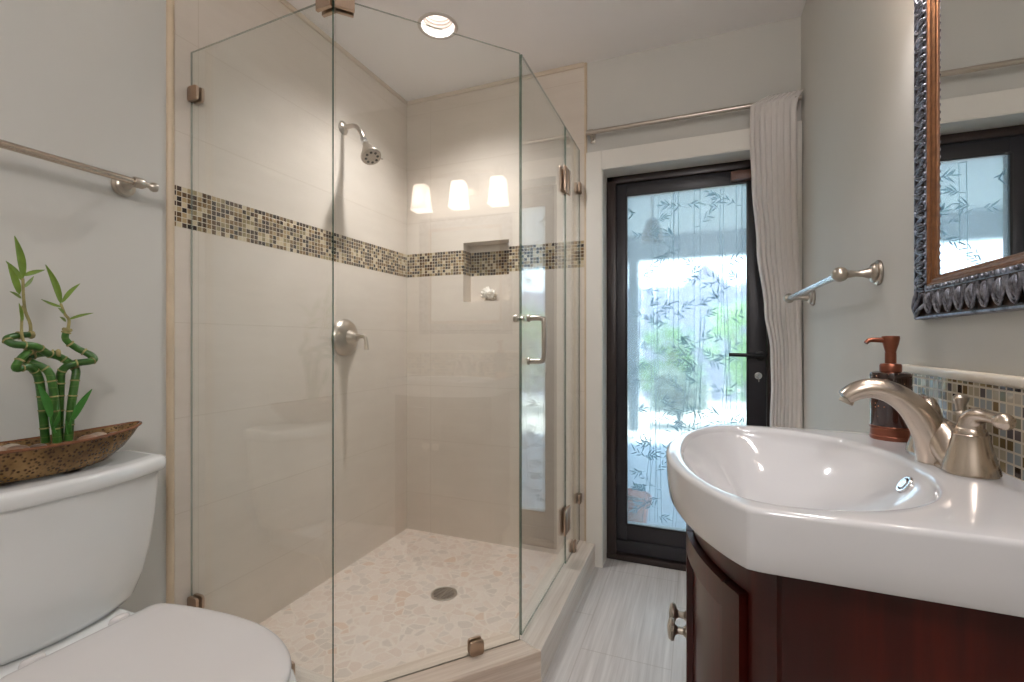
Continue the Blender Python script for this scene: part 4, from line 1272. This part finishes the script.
for y in (0.643, 0.864, 1.085):
    cx_ = XR - 0.115
    b = MB()
    b.loft([sq_ring(cx_, y, 0.018, 0.010, 1.940), sq_ring(cx_, y, 0.032, 0.016, 1.938), sq_ring(cx_, y, 0.037, 0.018, 1.930), sq_ring(cx_, y, 0.046, 0.018, 1.816), sq_ring(cx_, y, 0.050, 0.019, 1.802),
            sq_ring(cx_, y, 0.048, 0.018, 1.802), sq_ring(cx_, y, 0.044, 0.017, 1.818), sq_ring(cx_, y, 0.035, 0.017, 1.928), sq_ring(cx_, y, 0.018, 0.010, 1.936)], True, True)
    b.build('shade', M['shade'], VL, smooth=40)
    b = MB(); b.lathe([(0.016, 0), (0.018, 0.012), (0.016, 0.05), (0.010, 0.056)], (cx_, y, 1.9405), (0, 0, 1), 20); b.tube([(cx_, y, 1.99), (XR - 0.074, y, 1.996)], 0.007, 10); b.build('socket', M['nickel_b'], VL)
    lamp('bulb_glow', (cx_, y, 1.86), L_VAN, WARM, 0.03, VL)

# ------------------------------------------------------------------ entry door with frosted glass
DY = 2.372
d1 = thing('door_1', 'dark framed glass entry door with frosted bamboo pattern', 'door', ((OX0 + OX1) / 2, DY, 0), kind='structure')
fx0, fx1 = OX0 + 0.004, OX1 - 0.004
lx0, lx1 = fx0 + 0.036, fx1 - 0.036     # leaf
gx0, gx1, gz0, gz1 = -0.322, 0.218, 0.178, 1.812
b = MB()
b.box(fx0, lx0 - 0.003, 2.368, 2.44, 0, OZ - 0.004, 0.003)
b.box(lx1 + 0.003, fx1, 2.368, 2.44, 0, OZ - 0.004, 0.003)
b.box(fx0, fx1, 2.368, 2.44, OZ - 0.040, OZ - 0.004, 0.003)
b.box(fx0, lx0 + 0.010, 2.360, 2.372, 0.0, OZ - 0.03, 0.002)
b.build('frame', M['door_brown'], d1, smooth=30, kind='structure')
b = MB()
b.box(fx0, fx1, 2.352, 2.44, 0.0, 0.028, 0.004)
b.build('threshold', M['door_brown'], d1, smooth=30, kind='structure')
leaf = MB()
z0, z1 = 0.036, OZ - 0.044
leaf.box(lx0, gx0, 2.376, 2.426, z0, z1, 0.002)
leaf.box(gx1, lx1, 2.376, 2.426, z0, z1, 0.002)
leaf.box(gx0, gx1, 2.376, 2.426, gz1, z1, 0.002)
leaf.box(gx0, gx1, 2.376, 2.426, z0, gz0, 0.002)
leaf.box(lx0 + 0.01, lx1 - 0.01, 2.366, 2.377, 0.036, 0.098, 0.004)
leafo = leaf.build('leaf', M['door_dark'], d1, smooth=30, kind='structure')
b = MB()
for (x0, x1, za, zb_) in ((gx0 - 0.006, gx0 + 0.004, gz0, gz1), (gx1 - 0.004, gx1 + 0.006, gz0, gz1), (gx0, gx1, gz0 - 0.006, gz0 + 0.004), (gx0, gx1, gz1 - 0.004, gz1 + 0.006)):
    b.box(x0, x1, 2.371, 2.379, za, zb_, 0.001, 1)
b.build('gasket', M['black'], leafo, smooth=30, kind='structure')
b = MB(); b.box(0.148, lx1 - 0.02, 2.336, 2.376, OZ - 0.098, OZ - 0.058, 0.003); b.build('door_closer', simple('brown_closer_box', lin(104, 70, 56), 0.4, var=0.05), d1)
def frosted():
    m, nt, b, o = new_mat('frosted_film_glass')
    nt.nodes.remove(b)
    v = coords(nt)
    f = noise(nt, v, 120, 2)
    rf = N(nt, 'ShaderNodeBsdfRefraction'); rf.inputs['IOR'].default_value = 1.30; rf.inputs['Roughness'].default_value = FROST
    rf.inputs[0].default_value = (0.90, 0.97, 0.99, 1)
    tl = N(nt, 'ShaderNodeBsdfTranslucent'); tl.inputs[0].default_value = (0.88, 0.93, 0.96, 1)
    m1 = N(nt, 'ShaderNodeMixShader'); nt.links.new(mth(nt, 'MULTIPLY_ADD', f, 0.06, 0.16), m1.inputs[0])
    nt.links.new(rf.outputs[0], m1.inputs[1]); nt.links.new(tl.outputs[0], m1.inputs[2])
    gl = N(nt, 'ShaderNodeBsdfGlossy'); gl.inputs['Roughness'].default_value = 0.35
    m2 = N(nt, 'ShaderNodeMixShader'); m2.inputs[0].default_value = 0.015
    nt.links.new(m1.outputs[0], m2.inputs[1]); nt.links.new(gl.outputs[0], m2.inputs[2])
    nt.links.new(m2.outputs[0], o.inputs['Surface'])
    return m
FROST = 0.13
b = MB(); b.box(gx0 - 0.004, gx1 + 0.004, 2.390, 2.396, gz0 - 0.004, gz1 + 0.004); pn = b.build('glass_pane', frosted(), leafo, smooth=0, kind='structure')
def film_mat():
    m, nt, b, o = new_mat('etched_bamboo_film')
    nt.nodes.remove(b)
    v = coords(nt)
    f = noise(nt, v, 8, 2)
    tl = N(nt, 'ShaderNodeBsdfTranslucent')
    nt.links.new(ramp(nt, f, [(0.3, (0.36, 0.46, 0.50)), (0.7, (0.46, 0.56, 0.60))]), tl.inputs[0])
    tp = N(nt, 'ShaderNodeBsdfTransparent'); tp.inputs[0].default_value = (0.85, 0.92, 0.95, 1)
    mx = N(nt, 'ShaderNodeMixShader'); mx.inputs[0].default_value = 0.72
    nt.links.new(tp.outputs[0], mx.inputs[1]); nt.links.new(tl.outputs[0], mx.inputs[2])
    nt.links.new(mx.outputs[0], o.inputs['Surface'])
    return m
FYL = 2.3888
film = MB()
frng = random.Random(5)
def flat_poly(pts):
    m = Matrix(((1, 0, 0, 0), (0, 0, 1, 0), (0, 1, 0, 0), (0, 0, 0, 1)))
    film.prism(pts, FYL, FYL + 0.0006, 0, 1, m)
def flat_leaf(x, z, ang, L, w):
    c, s = math.cos(ang), math.sin(ang)
    shape = [(0, 0), (0.2, 0.75), (0.42, 1), (0.7, 0.62), (1, 0), (0.7, -0.45), (0.42, -0.7), (0.2, -0.55)]
    pts = []
    for t, q_ in shape:
        px_, pz_ = t * L, q_ * w * 0.5
        X_, Z_ = x + px_ * c - pz_ * s, z + px_ * s + pz_ * c
        if not (gx0 + 0.004 < X_ < gx1 - 0.004 and gz0 + 0.004 < Z_ < gz1 - 0.004): return
        pts.append((X_, Z_))
    flat_poly(pts)
def cane(x, lean, z0_, z1_, w):
    n = 0
    z = z0_
    while z < z1_:
        zz = min(z + frng.uniform(0.14, 0.2), z1_)
        for off in (-w / 2, w / 2):
            xa, xb = x + lean * (z - z0_) + off, x + lean * (zz - z0_) + off
            if gx0 + 0.006 < min(xa, xb) and max(xa, xb) < gx1 - 0.006:
                flat_poly([(xa - 0.0011, z + 0.003), (xa + 0.0011, z + 0.003), (xb + 0.0011, zz - 0.003), (xb - 0.0011, zz - 0.003)])
        xm = x + lean * (zz - z0_)
        if gx0 + 0.015 < xm < gx1 - 0.015:
            flat_poly([(xm - w * 0.62, zz - 0.0012), (xm + w * 0.62, zz - 0.0012), (xm + w * 0.62, zz + 0.0012), (xm - w * 0.62, zz + 0.0012)])
        if frng.random() < 0.75:
            sd = frng.choice((-1, 1)); bl = frng.uniform(0.03, 0.10); ba = frng.uniform(0.3, 0.9)
            spray(xm, zz, sd, bl, ba)
        z = zz
def spray(x, z, sd, bl, ba):
    xe, ze = x + sd * bl * math.cos(ba), z + bl * math.sin(ba)
    if gx0 + 0.01 < xe < gx1 - 0.01 and ze < gz1 - 0.02:
        flat_poly([(x, z - 0.0007), (xe, ze - 0.0007), (xe, ze + 0.0007), (x, z + 0.0007)])
    a0 = math.atan2(ze - z, xe - x)
    n = frng.randint(4, 6)
    for k in range(n):
        t = 0.35 + 0.65 * k / (n - 1)
        side = 1 if k % 2 else -1
        a = a0 + (0.0 if k == n - 1 else side * frng.uniform(0.45, 0.95)) - sd * 0.15
        flat_leaf(x + (xe - x) * t, z + (ze - z) * t, a, frng.uniform(0.026, 0.046), frng.uniform(0.0058, 0.0085))
for x, lean, za, zb_, w in ((-0.20, 0.01, 0.20, 1.80, 0.024), (-0.165, -0.02, 0.20, 1.25, 0.018), (0.005, 0.0, 0.19, 1.81, 0.026), (-0.03, 0.06, 0.19, 1.2, 0.016), (-0.10, 0.09, 0.19, 1.0, 0.016), (0.185, 0.0, 0.19, 1.81, 0.024),
                              (0.16, -0.03, 0.2, 1.5, 0.015), (-0.285, 0.03, 0.6, 1.4, 0.015), (-0.24, 0.10, 0.19, 0.7, 0.018), (0.08, 0.07, 0.2, 1.1, 0.015), (-0.09, 0.0, 1.05, 1.81, 0.022), (-0.13, 0.05, 1.2, 1.8, 0.015), (0.10, 0.02, 1.1, 1.8, 0.014)):
    cane(x, lean, za, zb_, w)
for k in range(70):
    spray(frng.uniform(gx0 + 0.03, gx1 - 0.03), frng.uniform(gz0 + 0.05, gz1 - 0.06), frng.choice((-1, 1)), frng.uniform(0.04, 0.08), frng.uniform(-0.5, 0.9))
film.build('bamboo_pattern', film_mat(), pn, smooth=0, kind='structure')
b = MB()
b.lathe([(0.024, 0), (0.024, 0.006), (0.021, 0.009), (0.011, 0.010), (0.010, 0.040)], (0.272, 2.376, 1.024), (0, -1, 0), 28)
b.tube([(0.272, 2.338, 1.024), (0.262, 2.333, 1.024), (0.235, 2.331, 1.025), (0.18, 2.331, 1.027), (0.139, 2.333, 1.028)], [0.0095, 0.0095, 0.009, 0.0085, 0.008], 14, smooth=4)
b.build('lever_handle', M['black'], d1)
b = MB(); b.lathe([(0.0155, 0), (0.0155, 0.004), (0.011, 0.006), (0.010, 0.010)], (0.262, 2.376, 0.932), (0, -1, 0), 24)
b.box(0.2608, 0.2632, 2.350, 2.368, 0.905, 0.936, 0.001, 1)
b.build('key_cylinder', M['chrome'], d1)

# ------------------------------------------------------------------ curtain rod and curtain
rd_ = thing('curtain_rod', 'brushed nickel curtain rod across the top of the door', 'curtain rod', (-0.05, YF, 2.095))
RY, RZ = YF - 0.055, 2.088
b = MB(); b.lathe([(0.0105, 0), (0.0105, 0.884)], (-0.481, RY, RZ), (1, 0, 0), 20); b.build('rod', M['nickel_b'], rd_)
for x in (-0.468, 0.385):
    b = MB()
    b.box(x - 0.012, x + 0.012, YF - 0.006, YF, RZ - 0.032, RZ + 0.032, 0.003)
    b.tube([(x, YF - 0.004, RZ - 0.016), (x, RY + 0.01, RZ - 0.018), (x, RY, RZ - 0.012)], 0.006, 12, smooth=3)
    b.lathe([(0.0142, -0.008), (0.0142, 0.008)], (x, RY, RZ), (1, 0, 0), 20)
    b.build('bracket', M['nickel_b'], rd_)
b = MB(); b.lathe([(0.0125, 0), (0.0125, 0.008), (0.009, 0.010)], (-0.481, RY, RZ), (-1, 0, 0), 20); b.build('end_cap', M['nickel_b'], rd_)

def curtain_mat():
    m, nt, b, o = new_mat('white_sheer_cloth')
    v = coords(nt)
    wv = noise(nt, scaled(nt, v, (500, 500, 40)), 1.0, 2)
    nt.links.new(ramp(nt, wv, [(0.3, lin(236, 230, 226)), (0.7, lin(244, 239, 235))]), b.inputs['Base Color'])
    b.inputs['Roughness'].default_value = 0.85
    tl = N(nt, 'ShaderNodeBsdfTranslucent'); tl.inputs[0].default_value = (0.88, 0.85, 0.82, 1)
    mx = N(nt, 'ShaderNodeMixShader'); mx.inputs[0].default_value = 0.30
    nt.links.new(b.outputs[0], mx.inputs[1]); nt.links.new(tl.outputs[0], mx.inputs[2]); nt.links.new(mx.outputs[0], o.inputs['Surface'])
    bump(nt, b, wv, 0.05, 0.0005)
    return m
def interp(tab, z):
    for (za, a), (zb2, c) in zip(tab[:-1], tab[1:]):
        if za >= z >= zb2:
            t = (za - z) / (za - zb2); t = t * t * (3 - 2 * t); return a + (c - a) * t
    return tab[-1][1]
LEFT = [(2.11, 0.212), (1.95, 0.212), (1.76, 0.219), (1.49, 0.238), (1.22, 0.268), (1.05, 0.291), (0.90, 0.294), (0.76, 0.289), (0.40, 0.283), (0.02, 0.280)]
RIGHT = [(2.11, 0.388), (1.66, 0.390), (1.25, 0.401), (0.75, 0.4075), (0.02, 0.4075)]
b = MB()
NU, NZ = 150, 70
t = bmesh.new()
grid = []
for j in range(NZ + 1):
    z = 2.112 - (2.112 - 0.02) * j / NZ
    row = []
    xl_, xr_ = interp(LEFT, z), interp(RIGHT, z)
    for i in range(NU + 1):
        u = i / NU
        ph = 2 * PI * (8.5 * u + 0.35 * math.sin(3.1 * u + 0.5))
        amp = (0.0035 + 0.0045 * min(1, (2.112 - z) / 0.25)) * (0.65 + 0.5 * math.sin(4.3 * u + 1.0 + 0.6 * z))
        fine = 0.0006 * math.sin(2 * PI * 23 * u + 3 * math.sin(6 * u) + 1.2 * z)
        yy = RY + amp * math.sin(ph + 0.5 * math.sin(2.2 * z)) + fine + 0.003 * math.sin(7 * z + 5 * u)
        x = xl_ + (xr_ - xl_) * u + 0.002 * math.cos(ph)
        if z > 2.06:
            k = (z - 2.06) / 0.052
            yy = yy * (1 - 0.0) - 0.0
        # the rod runs through the heading: keep the cloth on its room side there
        if z > 2.07: yy = min(yy, RY - 0.0125 - 0.002 * (1 + math.sin(ph)))
        row.append(t.verts.new((x, yy, z)))
    grid.append(row)
for j in range(NZ):
    for i in range(NU):
        t.faces.new((grid[j][i], grid[j][i + 1], grid[j + 1][i + 1], grid[j + 1][i]))
b.bm.free(); b.bm = t
cu_ = b.build('curtain', curtain_mat(), None, (0.31, RY, 0.02), smooth=80)
sm = cu_.modifiers.new('thickness', 'SOLIDIFY'); sm.thickness = 0.0012
tag(cu_, 'white gathered curtain hanging on the rod at the right of the door', 'curtain')

# ------------------------------------------------------------------ the patio outside
M['patio'] = simple('concrete_patio', lin(150, 165, 182), 0.8, var=0.08, scale=3)
M['soffit'] = simple('painted_patio_roof', lin(132, 146, 154), 0.7, var=0.03)
M['yard'] = simple('pale_gravel_yard', lin(226, 222, 216), 0.9, var=0.06, scale=8)
MB().box(-6, 6, 2.44, 5.4, -0.14, -0.02).build('ground_patio', M['patio'], smooth=0, kind='structure')
MB().box(-14, 14, 5.4, 18, -0.2, -0.08).build('ground_yard', M['yard'], smooth=0, kind='structure')
b = MB(); b.box(-6, 6, 2.46, 6.0, 2.36, 2.46)
b.box(-6, 6, 5.88, 6.0, 2.08, 2.36)
b.build('ceiling_patio', M['soffit'], smooth=0, kind='structure')
MB().box(-6, XL - 0.1, 2.44, 2.60, 0, 2.46).build('wall_outside_left', M['paint'], smooth=0, kind='structure')
MB().box(XR + 0.1, 6, 2.44, 2.60, 0, 2.46).build('wall_outside_right', M['paint'], smooth=0, kind='structure')
MB().box(-0.785, -0.655, 5.88, 6.0, -0.02, 2.08, 0.004).build('trim_7', M['soffit'], smooth=0, kind='structure')
fm = simple('lavender_grey_fence_boards', lin(150, 150, 170), 0.8, var=0.12, scale=5)
fe = thing('garden_fence', 'grey board fence behind the shrubs, seen through the frosted door', 'fence', (-0.5, 9.6, -0.08))
b = MB()
for k in range(40): b.box(-5.0 + k * 0.25, -5.0 + k * 0.25 + 0.235, 9.6, 9.63, -0.05, 2.17 + 0.03 * (k % 2), 0.004, 1)
b.build('boards', fm, fe, smooth=0)
b = MB(); b.box(-5, 5, 9.63, 9.68, 0.3, 0.4); b.box(-5, 5, 9.63, 9.68, 1.8, 1.9); b.build('rails', fm, fe, smooth=0)
tp = thing('terracotta_pot', 'terracotta pot on the patio just outside the glass door', 'pot', (-0.35, 2.72, -0.02))
b = MB(); b.lathe([(0.075, 0), (0.080, 0.01), (0.105, 0.19), (0.118, 0.20), (0.120, 0.235), (0.112, 0.24), (0.108, 0.21), (0.10, 0.19)], (-0.35, 2.72, -0.02), (0, 0, 1), 32); b.build('body', simple('terracotta', lin(206, 112, 88), 0.8, var=0.1), tp)
b = MB(); b.lathe([(0.102, 0.17), (0.104, 0.195), (0.05, 0.205)], (-0.35, 2.72, -0.02), (0, 0, 1), 24); b.build('soil', soil, tp)
pl = thing('patio_lamp', 'dark pendant lamp under the patio roof, blurred by the frosted glass', 'lamp', (-0.36, 4.3, 2.36))
b = MB(); b.tube([(-0.36, 4.3, 2.36), (-0.36, 4.3, 2.17)], 0.008, 8); b.build('cord', M['black'], pl)
b = MB(); b.lathe([(0.02, 0.20), (0.05, 0.18), (0.09, 0.06), (0.10, 0.0), (0.09, 0.0), (0.04, 0.16)], (-0.36, 4.3, 1.98), (0, 0, 1), 24); b.build('shade', simple('dark_lamp_shade', lin(70, 78, 84), 0.5), pl)

def foliage_mat(name, c0, c1):
    m, nt, b, o = new_mat(name)
    v = coords(nt)
    f = noise(nt, v, 9, 3)
    col = ramp(nt, f, [(0.3, c0), (0.7, c1)])
    nt.links.new(col, b.inputs['Base Color']); b.inputs['Roughness'].default_value = 0.5
    tl = N(nt, 'ShaderNodeBsdfTranslucent'); nt.links.new(col, tl.inputs[0])
    mx = N(nt, 'ShaderNodeMixShader'); mx.inputs[0].default_value = 0.4
    nt.links.new(b.outputs[0], mx.inputs[1]); nt.links.new(tl.outputs[0], mx.inputs[2]); nt.links.new(mx.outputs[0], o.inputs['Surface'])
    return m
FM = [foliage_mat('shrub_leaves_light', lin(120, 168, 104), lin(190, 220, 160)), foliage_mat('shrub_leaves_mid', lin(70, 120, 66), lin(140, 186, 110)), foliage_mat('shrub_leaves_grey', lin(110, 132, 118), lin(158, 176, 164))]
bark = simple('shrub_bark', lin(96, 78, 64), 0.9, var=0.2, scale=30)
def shrub(x, y, w, h, mi_, label, seed):
    r_ = random.Random(seed)
    t0 = thing('garden_shrub', label, 'shrub', (x, y, -0.08), 'shrubs beyond the patio')
    b = MB()
    for k in range(5):
        a = r_.random() * 2 * PI
        b.tube([(x, y, -0.1), (x + 0.1 * w * math.cos(a), y + 0.1 * w * math.sin(a), h * 0.35), (x + 0.32 * w * math.cos(a), y + 0.32 * w * math.sin(a), h * 0.75)], [0.03, 0.02, 0.008], 7, smooth=3)
    b.build('stems', bark, t0)
    t = bmesh.new()
    lobes = [(r_.uniform(-.3, .3) * w, r_.uniform(-.3, .3) * w, r_.uniform(.25, .85) * h, r_.uniform(.22, .34) * w) for _ in range(9)]
    for k in range(1500):
        lx, ly, lz, lr = r_.choice(lobes)
        d = Vector((r_.gauss(0, 1), r_.gauss(0, 1), r_.gauss(0, 1))).normalized() * (lr * r_.uniform(0.55, 1.0))
        c = Vector((x + lx + d.x, y + ly + d.y, max(0.02, lz + d.z * 0.9)))
        ax = Vector((r_.gauss(0, 1), r_.gauss(0, 1), r_.gauss(-.2, .8))).normalized()
        sd = ax.cross(Vector((r_.gauss(0, 1), r_.gauss(0, 1), r_.gauss(0, 1)))).normalized()
        L, wd = r_.uniform(0.07, 0.13), r_.uniform(0.02, 0.035)
        nr = ax.cross(sd)
        vs = [t.verts.new(p) for p in (c, c + ax * L * .5 + sd * wd, c + ax * L - nr * 0.01, c + ax * L * .5 - sd * wd, c + ax * L * .5 - nr * 0.008)]
        t.faces.new((vs[0], vs[1], vs[4])); t.faces.new((vs[1], vs[2], vs[4])); t.faces.new((vs[2], vs[3], vs[4])); t.faces.new((vs[3], vs[0], vs[4]))
    b = MB(); b.bm.free(); b.bm = t
    b.build('foliage', FM[mi_], t0, smooth=0)
shrub(0.75, 7.5, 1.15, 2.05, 0, 'bright green shrub at the right of the door glass, beyond the patio', 1)
shrub(-0.50, 8.6, 1.1, 1.35, 1, 'mid green shrub seen through the middle of the door glass', 2)
shrub(-1.65, 7.6, 1.1, 1.45, 2, 'grey green shrub at the left of the door glass, beyond the patio', 3)
shrub(1.95, 7.9, 1.2, 1.8, 1, 'green shrub hidden partly by the curtain, beyond the patio', 4)

shrub(-1.10, 7.0, 0.6, 0.85, 2, 'low grey green shrub on the left edge of the pale yard', 6)
shrub(-0.22, 6.95, 0.7, 0.80, 2, 'low grey green shrub in the middle behind the pale yard strip', 7)
nh = thing('neighbour_house', 'lavender grey gabled house rising beyond the garden fence', 'house', (0.25, 15.0, -0.08))
hm = simple('lavender_grey_siding', lin(160, 160, 182), 0.8, var=0.06, scale=2)
MXZ = Matrix(((1, 0, 0, 0), (0, 0, 1, 0), (0, 1, 0, 0), (0, 0, 0, 1)))
b = MB(); b.prism([(-1.55, -0.08), (2.05, -0.08), (2.05, 1.5), (0.25, 3.3), (-1.55, 1.5)], 15.0, 19.0, 0, 1, MXZ); b.build('walls', hm, nh, smooth=0)
rm = simple('grey_roof_shingles', lin(118, 118, 134), 0.85, var=0.1, scale=8)
b = MB()
b.prism([(0.25, 3.32), (2.35, 1.22), (2.35, 1.30), (0.25, 3.42), (-1.85, 1.30), (-1.85, 1.22)], 14.8, 19.2, 0, 1, MXZ); b.build('roof', rm, nh, smooth=0)
